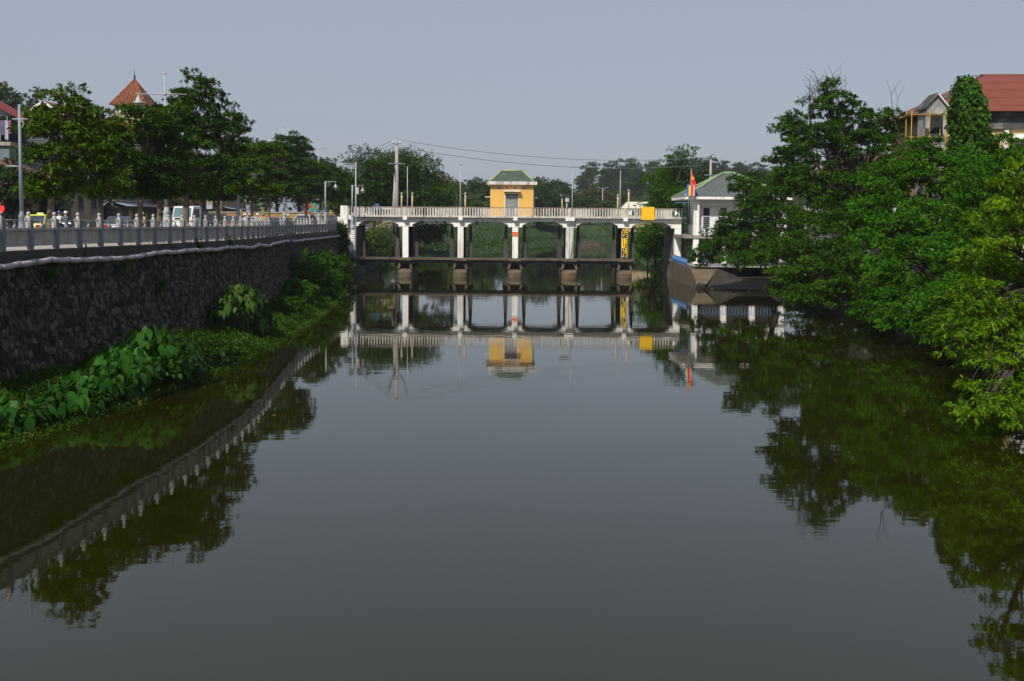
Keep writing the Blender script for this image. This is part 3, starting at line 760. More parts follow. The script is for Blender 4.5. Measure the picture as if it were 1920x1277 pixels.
LF_ST = leafmat('street_tree_leaf', (.010,.036,.003), (.062,.130,.010), .28, .42, .7)
LF_ST2 = leafmat('lighter_street_tree_leaf', (.018,.054,.004), (.105,.185,.013), .3, .42, .7)
LF_A = leafmat('riverside_tree_leaf', (.013,.050,.003), (.060,.150,.007), .35, .45, .6, dead=None)
LF_C = leafmat('bright_tree_leaf', (.018,.080,.002), (.070,.205,.004), .38, .45, .5)
LF_D = leafmat('yellow_green_tree_leaf', (.036,.110,.003), (.165,.300,.005), .4, .42, .6)
LF_IVY = leafmat('ivy_leaf', (.012,.046,.005), (.06,.15,.014), .3, .45, 1.2)
LF_BG = leafmat('distant_leaf', (.013,.030,.009), (.045,.085,.018), .25, .55, .25)
LF_BG2 = leafmat('distant_light_leaf', (.03,.06,.012), (.09,.14,.025), .3, .55, .3)
LF_BG3 = leafmat('dry_olive_leaf', (.05,.055,.018), (.12,.11,.04), .3, .6, .3)
LF_BANK = leafmat('bank_plant_leaf', (.010,.040,.004), (.038,.110,.009), .3, .4, .8)
LF_WEED = leafmat('bank_weed_leaf', (.012,.045,.004), (.060,.130,.010), .3, .45, .6, dead=(.12,.11,.03))

# ---- street trees on the left pavement; base from trunk position, boughs from the silhouette
def street(px, Y, lobes, label, seed, mat=LF_ST, tr=.13, **kw):
    p = at(px, 405, Y); rq = random.Random(seed)
    lobes = lobes + [LB(px+rq.uniform(-8,8), 362, Y, 30, 20), LB(px+rq.uniform(-34,-20), 352, Y+.6, 24, 20), LB(px+rq.uniform(20,34), 354, Y+.4, 24, 20)]
    tree('street_tree', label, (p.x, Y, 4.3), lobes, mat, M_BARK, seed, tr, group='street trees along the riverside pavement', **{**dict(leaf=.19, subs=5.4, ncl=13, k=8, subr=.40, fork=.42, hollow=.25), **kw})
street(92, 37.8, [LB(135,205,37.8,42,42), LB(90,235,37.8,48,40), LB(150,265,38.3,40,40), LB(95,300,37.4,48,38), LB(85,352,37.4,28,22), LB(135,330,38.7,30,35)], 'slim street tree beside the yellow taxi with two grey stems', 11, LF_ST2)
street(187, 41.6, [LB(190,250,42.0,42,40), LB(175,300,41.2,42,38), LB(205,345,41.6,42,35), LB(215,290,42.4,36,40), LB(180,235,42.0,30,30)], 'rounded street tree between the tiled tower and the taxi', 12, LF_ST2)
street(262, 45.5, [LB(265,240,45.6,48,38), LB(245,300,45.2,42,40), LB(285,330,45.6,40,40), LB(300,260,46.5,40,46)], 'dense street tree below the orange tiled tower', 13)
street(300, 48.7, [LB(318,230,49.1,38,38), LB(320,290,48.7,40,44), LB(305,340,48.3,36,34)], 'street tree growing around the tall lamp post', 14)
street(345, 54.1, [LB(375,175,53.9,36,32), LB(345,190,54.4,28,25), LB(385,225,53.9,40,40), LB(355,270,53.5,52,50), LB(375,330,53.5,52,40), LB(335,325,54.4,30,40)], 'tallest street tree rising above its neighbours by the white truck', 15, tr=.17)
street(408, 62.0, [LB(437,228,62.0,26,28), LB(425,265,61.5,38,36), LB(440,315,61.5,36,42), LB(410,345,61.1,40,34)], 'street tree with pointed top behind the bell lamp', 16)
street(470, 73.3, [LB(480,300,73.3,32,32), LB(475,345,72.8,36,32), LB(505,285,73.8,26,26)], 'street tree in front of the ochre yard wall', 17, LF_ST2, tr=.12)
street(502, 81.1, [LB(545,275,81.5,34,26), LB(530,315,81.0,40,38), LB(515,350,81.0,34,28), LB(560,300,81.5,26,34)], 'broad street tree behind the parked grey car', 18)
street(572, 98.6, [LB(580,325,98.6,28,26), LB(572,352,98,34,26), LB(600,335,99,22,24)], 'street tree near the white off-road car', 19)
street(600, 106, [LB(615,330,106,24,22), LB(605,356,105.5,28,20)], 'small street tree by the green signboard', 20, LF_ST, tr=.1)
street(640, 118, [LB(638,345,118,24,22), LB(645,368,117.5,26,18)], 'last small street tree before the bridge end', 21, LF_ST, tr=.1)

# ---- big trees on the right bank, leaning over the water
def bank(px, Y, zb, lobes, label, seed, mat, tr, **kw):
    p = at(px, 500, Y)
    return tree('riverside_tree', label, (p.x, Y, zb), lobes, mat, M_BARKD, seed, tr, group='trees leaning over the right bank', **{**dict(leaf=.20, subs=3.9, ncl=13, k=8, subr=.50, fork=.34, hollow=.28), **kw})
bank(1590, 63, 1.6, [LB(1490,245,63,40,34), LB(1480,300,62,40,36), LB(1555,195,63,36,36), LB(1600,235,64,45,36), LB(1545,270,63,52,38), LB(1620,300,64,60,45),
     LB(1500,345,61.5,42,26), LB(1580,370,62,70,45), LB(1650,245,64.5,40,40), LB(1660,340,63,55,50), LB(1590,425,60,52,34), LB(1540,415,61,44,36)], 'tall riverside tree with bare dead twigs at its top', 31, LF_A, .30,
     bare=[(at(x_,y_,63).x,63,at(x_,y_,63).z,n_) for x_,y_,n_ in ((1560,185,6),(1525,190,5),(1575,172,6),(1545,172,5),(1520,205,4))], leaf=.22)
bank(1460, 73, 1.5, [LB(1395,350,74,30,24), LB(1430,385,73,44,30), LB(1385,415,74,40,22), LB(1350,460,75,42,26), LB(1420,455,73,50,38), LB(1470,420,72,44,40), LB(1460,355,73,34,26), LB(1400,490,73.5,46,22), LB(1320,480,76,22,20), LB(1372,432,75,34,22)],
     'low spreading tree hiding most of the white house', 32, LF_A, .20, leaf=.21)
bank(1520, 60, 1.2, [LB(1500,475,58,50,36), LB(1540,520,56,58,40), LB(1480,530,57,44,34), LB(1580,470,57,50,44), LB(1520,555,55,50,28), LB(1470,480,60,36,32)],
     'bushy tree with lower boughs hanging over the water by the concrete apron', 33, LF_A, .18, leaf=.20)
bank(1745, 50, 1.8, [LB(1740,300,50,60,40), LB(1680,350,50,56,46), LB(1780,350,49,60,48), LB(1640,400,50,44,40), LB(1700,420,48,64,50), LB(1790,430,47,64,50), LB(1650,470,48,52,44), LB(1730,500,46,70,50), LB(1660,545,46,52,40), LB(1625,590,45.5,26,20), LB(1740,560,45,60,40), LB(1700,600,43.5,50,24), LB(1780,590,42.5,50,34)],
     'wide bright green tree in front of the red roofed building', 34, LF_C, .28, leaf=.20, subs=3.8)
bank(1880, 41, 2.6, [LB(1880,300,41,50,36), LB(1850,360,40,60,46), LB(1920,340,40,60,50), LB(1830,430,40,50,44), LB(1900,430,39,60,50), LB(1800,490,39,44,40), LB(1870,510,38,60,44), LB(1790,560,38,50,40), LB(1770,625,37,40,24), LB(1840,610,36,50,40)],
     'bright green tree below the white window awnings', 35, LF_C, .24, leaf=.19, subs=3.8)
bank(2010, 31, 2.2, [LB(1890,420,31,60,44), LB(1960,400,31,70,60), LB(1850,500,30,60,44), LB(1930,500,30,70,56), LB(1810,565,29,48,34), LB(1880,590,28,72,50), LB(1800,630,27.5,54,30), LB(1850,680,27,70,42), LB(1930,680,27,60,60),
     LB(1870,745,25.5,64,34), LB(1830,780,25,36,22), LB(1910,790,24.5,44,40), LB(2000,600,28,70,80), LB(1905,365,27.5,45,45), LB(1965,325,27,60,60), LB(1855,445,28.5,40,36)],
     'yellow green tree with pointed leaves reaching far over the water', 36, LF_D, .26, leaf=.165, subs=5.4, ncl=9, k=8, subr=.36, aspect=.36, droop=.35)
tree('riverside_tree', 'bright leafy crown standing above the near right bank beside the yellow green tree', (21,26,2.6), [(18.5,25,5.8,2.2,2.2,1.8),(20.5,27,7.2,2.4,2.4,2.0),(16.2,23,4.2,2.0,2.2,1.6),(18.5,20,5.0,2.4,2.4,2.2)], LF_D, M_BARKD, 37, .22, leaf=.17, subs=3.0, ncl=9, k=7, subr=.4, group='trees leaning over the right bank')
# ivy covered dead trunk
p = at(1826, 330, 53); ztop = at(1810, 145, 53).z
iv = thing('ivy_trunk', 'dead trunk column wrapped in dark ivy before the red roof', 'ivy', (p.x, 53, 3.0))
prof = [(0,1.7),(1.5,1.55),(3.0,1.45),(4.6,1.3),(6.0,1.0),(7.5,.88),(9.0,.74),(9.8,.45),(ztop-3.0,.15)]
wd = MB().tube([(.55-.13*z*.9,0,z) for z, r in prof], [r*.72 for z, r in prof], 10); wd.build('trunk', M_BARKD, iv)
rng = np.random.default_rng(41); n = 2600
zz = rng.uniform(0, ztop-3.0, n); rr = np.interp(zz, [q[0] for q in prof], [q[1] for q in prof]); th = rng.uniform(0, 2*math.pi, n); rr = rr*rng.uniform(.78,1.1,n)*(1+.24*np.sin(3*th+1.7*zz)*np.sin(1.3*zz+th))
Cc = np.stack([.55-.117*zz+rr*np.cos(th), rr*np.sin(th), zz], 1); Aa = unit(np.stack([np.cos(th)*.6, np.sin(th)*.6, -np.ones(n)*.5], 1))
Vv, Tt = leaves(Cc, Aa, 5, .21, rng, .45, .3, .75, .08); put('foliage', np_mesh('foliage', Vv, Tt), LF_IVY, iv)
# bare dead tree beside the scaffold
p = at(1702, 290, 56)
dt = thing('dead_tree', 'bare dark dead tree with forked branches beside the yellow scaffold', 'tree', (p.x, 56, 3.0)); wd = MB(); rnd = random.Random(9)
def fork_(a, d, L_, r, lv):
    e = a + d*L_; tp, tr = limb(a, e, r, r*.55, rnd, 4, .08); wd.tube(tp, tr, 5)
    if lv:
        for q in range(2):
            nd = (d + Vector((rnd.uniform(-.7,.7), rnd.uniform(-.5,.5), rnd.uniform(-.1,.4)))).normalized(); fork_(e, nd, L_*.42 if lv == 3 else L_*.6, r*.5, lv-1)
fork_(Vector((0,0,-.2)), Vector((.02,0,1)), 6.0, .085, 3); wd.build('trunk', M_BARKD, dt)
# understorey along the right water edge: one dark tangle per stretch
for i, (y0, y1, lb) in enumerate(((18,33,'dark shrubs on the right bank below the yellow green tree'), (33,48,'dark shrubs on the right bank under the bright green trees'), (48,70,'dark shrubs under the tall riverside tree'))):
    lo = []; rnd = random.Random(50+i); y = y0
    while y < y1:
        xe = interp(RIGHT_EDGE, y); lo.append((xe+rnd.uniform(-.2,1.4), y, rnd.uniform(.5,1.5), rnd.uniform(.9,1.4), 1.1, rnd.uniform(.7,1.2))); y += .9
    tree('shrub', lb, (interp(RIGHT_EDGE,(y0+y1)/2)+1.8, (y0+y1)/2, 1.0), lo, LF_A, M_BARKD, 60+i, .06, leaf=.18, subs=2.0, ncl=9, k=6, subr=.4, cat='shrub')
# ------------------------------------------------------------------ right bank: apron, white house, fences, flags
ap = thing('wing_wall', 'brown streaked concrete wing wall sloping into the water by the white house', 'wall', (14.7, 92.8, 0))
MB().add([(0,0,-.6),(0,-14,-.6),(.5,-14.2,-.6),(3.0,0,-.6),(0,0,1.65),(0,-11.2,1.45),(0,-14,.15),(.5,-14.2,.15),(3.0,0,1.65),(2.2,-11.2,1.45),(0,-6,1.6)],
   [(0,4,10,5,6,1),(1,6,7,2),(4,8,9,5,10),(5,9,7,6),(0,3,8,4),(2,7,9,8,3)]).build('wall', M_CONC_B, ap)
apn = thing('concrete_apron', 'sloping dark concrete apron between wing wall and trees', 'slope', (14.7, 78.6, 0))
ax = MB().add([(.05,-.02,.02),(9.5,-1.2,.02),(9.5,8.5,1.75),(2.3,3.2,1.62),(.1,-.1,-.6),(9.5,-1.3,-.6)], [(0,1,2,3),(4,5,1,0)])
ax.build('slab', pm('dark_apron_concrete', (.032,.027,.022), .95, .3, 1.0, .3, 8, patch=((.055,.045,.035), .7, .6)), apn)
lp = MB().tube([(.0,-.2,.0),(4.5,-.8,.02),(9.5,-1.4,.0)], .16, 6).build('toe_kerb', M_CONC_B, apn)
rg = random.Random(2)
for k in range(26):
    x = 2+k*.29; r = rg.uniform(.07,.2)
    c = (x, -.55-.115*x+rg.uniform(-.15,.1), rg.uniform(-.02,.06))
    put('rubble', MB().add([(c[0]+v[0]*r, c[1]+v[1]*r, c[2]+v[2]*r*.7) for v in SV[k % 6][0]], SV[k % 6][1]).mesh('rubble'), M_CONC_B, apn)
terr = MB().add([(15.0,81.5,1.60),(30,81.5,1.60),(30,97,1.60),(15.0,97,1.60)], [(0,1,2,3)]); struct(terr.build('yard_floor', M_CONC))

HY2 = 88.0; s = ppm(HY2)
xc0 = at(1306, 400, HY2).x; ze = at(1306, 369, HY2).z; zf = at(1306, 441, HY2).z; zg = 1.6
WH = thing('white_house', 'white two storey house on columns with grey green hipped roof', 'house', (xc0, HY2, zg))
W_, D_ = 7.7, 6.0; ze -= zg; zf -= zg
for x in (0, 2.55, 5.1, W_):
    MB().box(x-.24, x+.24, 0, .45, 0, zf if x not in (0, W_) else ze).build('column', M_WHITE, WH)
for x in (0, 2.55, 5.1, W_): MB().box(x-.2, x+.2, D_-.5, D_, 0, zf).build('rear_column', M_CONC, WH)
MB().box(-1.1, W_+.5, -.1, D_+.2, zf-.28, zf-.002).build('floor_slab', M_CONC, WH)
wl = MB(); wl.box(.55, W_-.2, .9, 1.1, zf, ze-.2); wl.box(.55, .75, 1.1, D_, zf, ze-.2); wl.box(W_-.4, W_-.2, 1.1, D_, zf, ze-.2); wl.box(.55, W_-.2, D_-.2, D_, zf, ze-.2)
wl.build('wall', pm('pale_white_wall', (.66,.68,.68), .85, .05, 1, streak=((.5,.5,.47), .4, 1.2)), WH)
MB().box(-1.2, W_+.6, -.45, D_+.5, ze-.22, ze).build('eave_slab', M_WHITE, WH)
MB().box(.3, W_, .5, .6, ze-.75, ze-.62).build('cornice', M_WHITE2, WH)
MB().box(.25, .4, .3, D_, zf, zf+.9).build('balustrade_wall', M_WHITE2, WH); MB().box(.0, W_, .1, .22, zf+.003, zf+.25).build('kerb_wall', M_WHITE2, WH)
for i, x in enumerate((1.05, 2.55, 4.6, 5.3)):
    o = MB().box(x-.36, x+.36, .86, .898, zf+.6, zf+2.5).build('window', M_WHITE2, WH)
    MB().box(x-.28, x+.28, .84, .857, zf+1.72, zf+2.42).build('pane', M_GLASS, o); MB().box(x-.28, x+.28, .84, .857, zf+.68, zf+1.64).build('pane', M_GLASS, o)
    for k in range(5): MB().box(x-.28, x+.28, .825, .838, zf+.75+k*.18, zf+.78+k*.18).build('bar', M_STEEL, o)
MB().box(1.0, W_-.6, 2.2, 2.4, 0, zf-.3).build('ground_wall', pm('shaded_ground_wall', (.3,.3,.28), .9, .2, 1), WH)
ra = at(1340, 324.5, HY2+D_/2); rb = at(1392, 324.5, HY2+D_/2)
zr = ra.z - zg; e = [(-1.2,-.45,ze+.002),(W_+.6,-.45,ze+.002),(W_+.6,D_+.5,ze+.002),(-1.2,D_+.5,ze+.002)]
xr0 = 2.95; r0, r1 = (xr0, D_/2, zr), (xr0+.9, D_/2, zr)
M_RG2 = pm('grey_corrugated_roof', (.085,.10,.095), .7, .12, 1.5, streak=((.06,.075,.06), .5, 1.5)); M_RE2 = pm('pale_green_ridge', (.19,.28,.14), .7, .1, 2)
rf = MB().add(e+[r0,r1], [(0,1,5,4),(2,3,4,5),(3,0,4),(1,2,5),(3,2,1,0)]).build('roof', M_RG2, WH)
for k in range(34):
    u = -1.2+(k+.5)*(W_+1.8)/34
    t1 = (u+1.2)/(xr0+1.2) if u < xr0 else (1 if u < xr0+.9 else (W_+.6-u)/(W_+.6-xr0-.9))
    MB().tube([(u,-.45,ze+.02),(u,-.45+(D_/2+.45)*t1, ze+(zr-ze)*t1+.02)], .025, 4).build('roof_rib', M_RG2, rf)
for a, b in ((e[0],r0),(e[1],r1),(r0,r1),(e[3],r0)):
    MB().tube([Vector(a)+Vector((0,0,.02)), Vector(b)+Vector((0,0,.02))], .13, 6).build('ridge_cap', M_RE2, rf)
# blue fence on the wing wall and blue frames
def bluefence(name, label, p0, p1, h, n):
    t = thing(name, label, 'fence', p0, group=None); d = Vector(p1)-Vector(p0)
    for z in (.05, h): MB().tube([(0,0,z), d+Vector((0,0,z))], .025, 5).build('rail', M_BLUE, t)
    for k in range(n+1): MB().tube([d*k/n, d*k/n+Vector((0,0,h))], .022, 5).build('bar', M_BLUE, t)
bluefence('blue_fence', 'low bright blue steel fence on top of the wing wall', (14.85, 92.2, 1.65), (14.85, 84.5, 1.52), .6, 44)
bluefence('blue_fence', 'blue steel fence standing under the white house', (16.0, 84.4, 1.6), (23.0, 84.0, 1.6), .9, 26)
bf = thing('steel_gantry', 'blue steel post and beam frame at the right end of the bridge', 'gantry', (16.4, 95.2, 1.6))
MB().tube([(0,0,0),(0,0,5.5)], .045, 6).build('post', M_BLUE, bf); MB().tube([(-.9,0,5.5),(1.2,0,5.5)], .045, 6).build('beam', M_BLUE, bf); MB().tube([(-.05,-.1,5.4),(.35,-.2,3.2)], .045, 6).build('brace', M_BLUE, bf)
# flags
M_FRED = pm('red_flag_cloth', (.75,.03,.02), .8, .1, 3); M_FYEL = pm('yellow_flag_cloth', (.8,.5,.02), .8, .1, 3)
def hanging(z0, z1, w_, mat, nm, par, x0=0.0, folds=5, amp=.06):
    rows = []; n = 9
    for i in range(n):
        t = i/(n-1); z = z0+(z1-z0)*t; ww = w_*(.12+.88*min(1, t*1.25)) if nm == 'cloth' else w_
        rows.append([(x0+ww*k/6, amp*math.sin(k*1.7+t*2)*(.4+t), z - (.10*k/6 if nm == 'cloth' else 0)) for k in range(7)])
    vs_ = [p for r in rows for p in r]
    return MB().add(vs_, [(i*7+k, i*7+k+1, (i+1)*7+k+1, (i+1)*7+k) for i in range(n-1) for k in range(6)], True).build(nm, mat, par)
p = at(1298.5, 318, 87); t = thing('red_flag', 'red flag with yellow star on a pole behind the white house eave', 'flag', (p.x-.12, 87, 4.1))
h = p.z-4.1
MB().tube([(0,0,0),(0,0,h+.1)], .025, 6).build('pole', M_STEEL, t)
fl = hanging(h, h-1.5, .46, M_FRED, 'cloth', t)
star = [(math.sin(2*math.pi*k/10)*(.16 if k % 2 == 0 else .07), math.cos(2*math.pi*k/10)*(.2 if k % 2 == 0 else .085)) for k in range(10)]
MB().prism([(a+.14, b+h-.78) for a, b in star], -.115, -.105).build('star', M_FYEL, fl)
for nm, cols, dx, lb in (('striped_banner', ((.05,.12,.5),(.8,.6,.03)), -.72, 'narrow blue and yellow banner hanging beside the red flag'), ('striped_banner', ((.65,.08,.03),(.75,.35,.45)), -.02, 'narrow red and pink banner below the red flag')):
    z = at(1290, 346, 87).z; xb = at(1287.5 if dx < -.5 else 1295.5, 346, 87).x
    b = thing(nm, lb, 'banner', (xb, 86.9, z-1.05), group='banners by the white house')
    for k, c in enumerate(cols): hanging(1.0-(.05*k), .05, .16, pm('cloth_%d%d%d' % (c[0]*100, c[1]*100, c[2]*100), c, .8), 'stripe', b, x0=k*.17, amp=.03)
    MB().tube([(0,0,1.02),(.34,0,1.02)], .012, 5).build('rod', M_STEEL, b)
    MB().tube([(.17,0.05,-2.2),(.17,.05,1.05)], .015, 5).build('pole', M_STEEL, b)

# ------------------------------------------------------------------ red roofed building on the right
M_ROOFR = pm('red_metal_roof', (.165,.042,.022), .55, .10, .6, streak=((.14,.035,.03), .4, .8))
M_YW = pm('pale_yellow_wall', (.5,.37,.17), .9, .1, 1, streak=((.4,.3,.17), .5, 1.2)); M_EAVE_D = pm('dark_patchy_eave', (.06,.058,.055), .9, .4, 2, .2, patch=((.2,.19,.18), .7, 1.2))  # eave tone: dark with paler patches
RB = thing('red_roof_building', 'pale yellow building with long red metal roof behind the right bank trees', 'building', (24.8, 60.5, 3.5), rz=R(-3.5))
L_, D_ = 34.0, 10.0; zw = 8.35; zr_ = at(1830,143,65.5).z-3.5
wl = MB().box(.9, L_, .8, D_-.8, 0, zw); wl.build('wall', M_YW, RB)
MB().box(.5, L_, .4, D_-.4, zw+.002, zw+.25).build('eave_board', M_EAVE_D, RB)
MB().box(.7, L_, .6, .79, zw-.75, zw).build('frieze', M_EAVE_D, RB)
e = [(0,0,zw+.26),(L_,0,zw+.26),(L_,D_,zw+.26),(0,D_,zw+.26)]; r0, r1 = (5.2,D_/2,zr_), (L_,D_/2,zr_)
rf = MB().add(e+[r0,r1], [(0,1,5,4),(2,3,4,5),(3,0,4),(1,2,5),(3,2,1,0)]).build('roof', M_ROOFR, RB)
sl = (zr_-zw-.26)/(D_/2)
for k in range(5):                                   # sheet laps
    t = .17+k*.21
    x0 = 5.2*t; 
    MB().hexa([(x0,D_/2*t-.12,zw+.26+(zr_-zw-.26)*t-.12*sl),(L_,D_/2*t-.12,zw+.26+(zr_-zw-.26)*t-.12*sl),(L_,D_/2*t+.02,zw+.28+(zr_-zw-.26)*t),(x0,D_/2*t+.02,zw+.28+(zr_-zw-.26)*t)],
              [(x0,D_/2*t-.12,zw+.30+(zr_-zw-.26)*t-.12*sl),(L_,D_/2*t-.12,zw+.30+(zr_-zw-.26)*t-.12*sl),(L_,D_/2*t+.02,zw+.34+(zr_-zw-.26)*t),(x0,D_/2*t+.02,zw+.34+(zr_-zw-.26)*t)]).build('sheet_lap', M_ROOFR, rf)
MB().tube([Vector(e[0])+Vector((0,0,.02)), Vector(r0)], .10, 6).build('hip_cap', M_EAVE_D, rf)
for k in range(7):
    x = 6.0+k*2.1
    MB().box(x-1.0, x-.75, .68, .798, 0, zw-.76).build('pilaster', M_WHITE2, RB)
    for zz in (1.0, 4.9):
        o = MB().box(x-.45, x+.65, .74, .797, zz, zz+1.9).build('window', M_WHITE2, RB)
        MB().box(x-.35, x+.08, .72, .738, zz+.1, zz+1.8).build('pane', M_GLASS, o); MB().box(x+.12, x+.55, .72, .738, zz+.1, zz+1.8).build('pane', M_GLASS, o)
        MB().hexa([(x-.7,-.15,zz+2.05),(x+.9,-.15,zz+2.05),(x+.9,.73,zz+2.05),(x-.7,.73,zz+2.05)],[(x-.6,-.05,zz+2.3),(x+.8,-.05,zz+2.3),(x+.8,.73,zz+2.4),(x-.6,.73,zz+2.4)]).build('window_awning', M_WHITE, RB)
# gabled porch at the far end
pc = at(1755, 190, 59.5)
GS = .6
PO = thing('gable_porch', 'white boarded gable with grey wall beside the yellow scaffold', 'gable', (pc.x, 59.4, 3.5)); zb = pc.z-3.5
MB().prism([(-.6,0),(.6,0),(.6,zb-.35),(0,zb+.35),(-.6,zb-.35)], 0, 1.2).build('wall', pm('grey_plaster', (.32,.31,.30), .9, .2, 1.5, patch=((.15,.15,.14), .6, 1)), PO)
for s_ in (-1, 1): MB().hexa([(0,-.2,zb+.38),(s_*.8,-.2,zb-.52),(s_*.8,1.2,zb-.52),(0,1.2,zb+.38)],[(0,-.2,zb+.48),(s_*.8,-.2,zb-.42),(s_*.8,1.2,zb-.42),(0,1.2,zb+.48)]).build('barge_board', M_WHITE2 if s_ > 0 else M_EAVE_D, PO)
MB().box(-.4,.4,-.03,-.003,zb-1.9,zb-.8).build('opening', M_DARK, PO)
SF = thing('scaffold', 'yellow tube scaffold beside the gable of the red roofed building', 'scaffold', (at(1740,230,58).x, 58, 3.5)); M_SCY = pm('yellow_scaffold_paint', (.38,.21,.02), .6, .2, 3)
for x in (-.95,.1,1.05):
    for y in (0,.8): MB().tube([(x,y,0),(x,y,at(1740,207,58).z-3.5)], .026, 5).build('standard', M_SCY, SF)
zt_ = at(1740,215,58).z-3.5
for z in (zt_, zt_-1.3, zt_-2.6, zt_-4):
    for y in (0,.8): MB().tube([(-1.1,y,z),(1.2,y,z)], .022, 5).build('ledger', M_SCY, SF)
    MB().box(-1.05,1.1,.05,.75,z+.04,z+.07).build('plank', M_BARK, SF)
# low house with dark tiled roof and white walls behind the tall tree
LH = thing('tiled_house', 'low pale house with mossy brown tiled roof behind the tall riverside tree', 'house', (21.5, 67.5, 3.0))
MB().box(0,8,0,6,0,4.9).build('wall', M_WHITE2, LH)
e = [(-.5,-.6,4.902),(8.5,-.6,4.902),(8.5,6.6,4.902),(-.5,6.6,4.902)]; r0, r1 = (1.6,3,7.2),(6.4,3,7.2)
M_TILE = pm('mossy_brown_tile', (.13,.055,.045), .9, .4, 4, .6, 12, patch=((.05,.05,.03), .7, 1.2))
rf = MB().add(e+[r0,r1], [(0,1,5,4),(2,3,4,5),(3,0,4),(1,2,5),(3,2,1,0)]).build('roof', M_TILE, LH)
for k in range(30):
    u = -.5+(k+.5)*9/30; t1 = (u+.5)/2.1 if u < 1.6 else (1 if u < 6.4 else (8.5-u)/2.1)
    MB().tube([(u,-.6,4.93),(u,-.6+3.6*t1,4.93+2.3*t1)], .06, 5).build('tile_row', M_TILE, rf)
for x in (1.5, 4, 6.5):
    o = MB().box(x-.6,x+.6,-.04,-.002,1.2,2.8).build('window', M_FSIDE, LH); MB().box(x-.5,x+.5,-.05,-.042,1.3,2.7).build('pane', M_GLASS, o)
YW = thing('yard_wall', 'long white yard wall glimpsed between the right bank trees', 'wall', (24.0, 47, 3.4))
MB().box(0,14,0,.25,0,2.4).build('wall', M_WHITE2, YW); MB().box(-.05,14,-.06,.31,2.4,2.52).build('coping', M_WHITE, YW)
for k in range(6): MB().box(k*2.6,k*2.6+.35,-.05,-.002,0,2.4).build('pilaster', M_WHITE, YW)
# ------------------------------------------------------------------ plants at the foot of the stone wall
def big_leaf(seed):
    r = random.Random(seed); n = 6; V = [(0,0,0)]
    half = [(.0,.10),(.12,.22),(.32,.28),(.58,.22),(.80,.11)]
    droop = r.uniform(.25,.5)
    mid = [(t, -droop*t*t) for t, w_ in half] + [(1.0,-droop)]
    V = []; 
    for (t, w_), (mt, mz) in zip(half, mid):
        V += [(t, w_, mz-.10*w_/.36+.07*w_), (t, 0, mz-.035), (t, -w_, mz-.10*w_/.36+.07*w_)]
    V.append((1.0, 0, mid[-1][1]))
    f = []
    for i in range(4): a = i*3; f += [(a, a+1, a+4, a+3), (a+1, a+2, a+5, a+4)]
    f += [(12,13,15),(13,14,15)]
    mb = MB().add(V, [q[::-1] for q in f], True)
    return mb
BL = []
def leafset(mat):
    out = []
    for s_ in range(4):
        me = big_leaf(s_).mesh('leaf'); me.materials.append(mat); out.append(me)
    return out
LF_BIG = leafmat('large_plant_leaf', (.010,.048,.006), (.042,.135,.014), .28, .38, .9)
LF_BIG2 = leafmat('large_plant_leaf_olive', (.020,.055,.010), (.070,.14,.024), .28, .4, .9, dead=(.10,.09,.03))
for m_ in (LF_BIG, LF_BIG2):      # leaf objects are single islands: vary by object as well
    N = m_.node_tree.nodes; Lk = m_.node_tree.links
    oi = N.new('ShaderNodeObjectInfo'); ad = [q for q in N if q.type == 'MATH' and q.operation == 'MULTIPLY_ADD' and abs(q.inputs[1].default_value-.55) < 1e-4][0]
    Lk.new(oi.outputs['Random'], ad.inputs[0])
SET1, SET2 = leafset(LF_BIG), leafset(LF_BIG2)
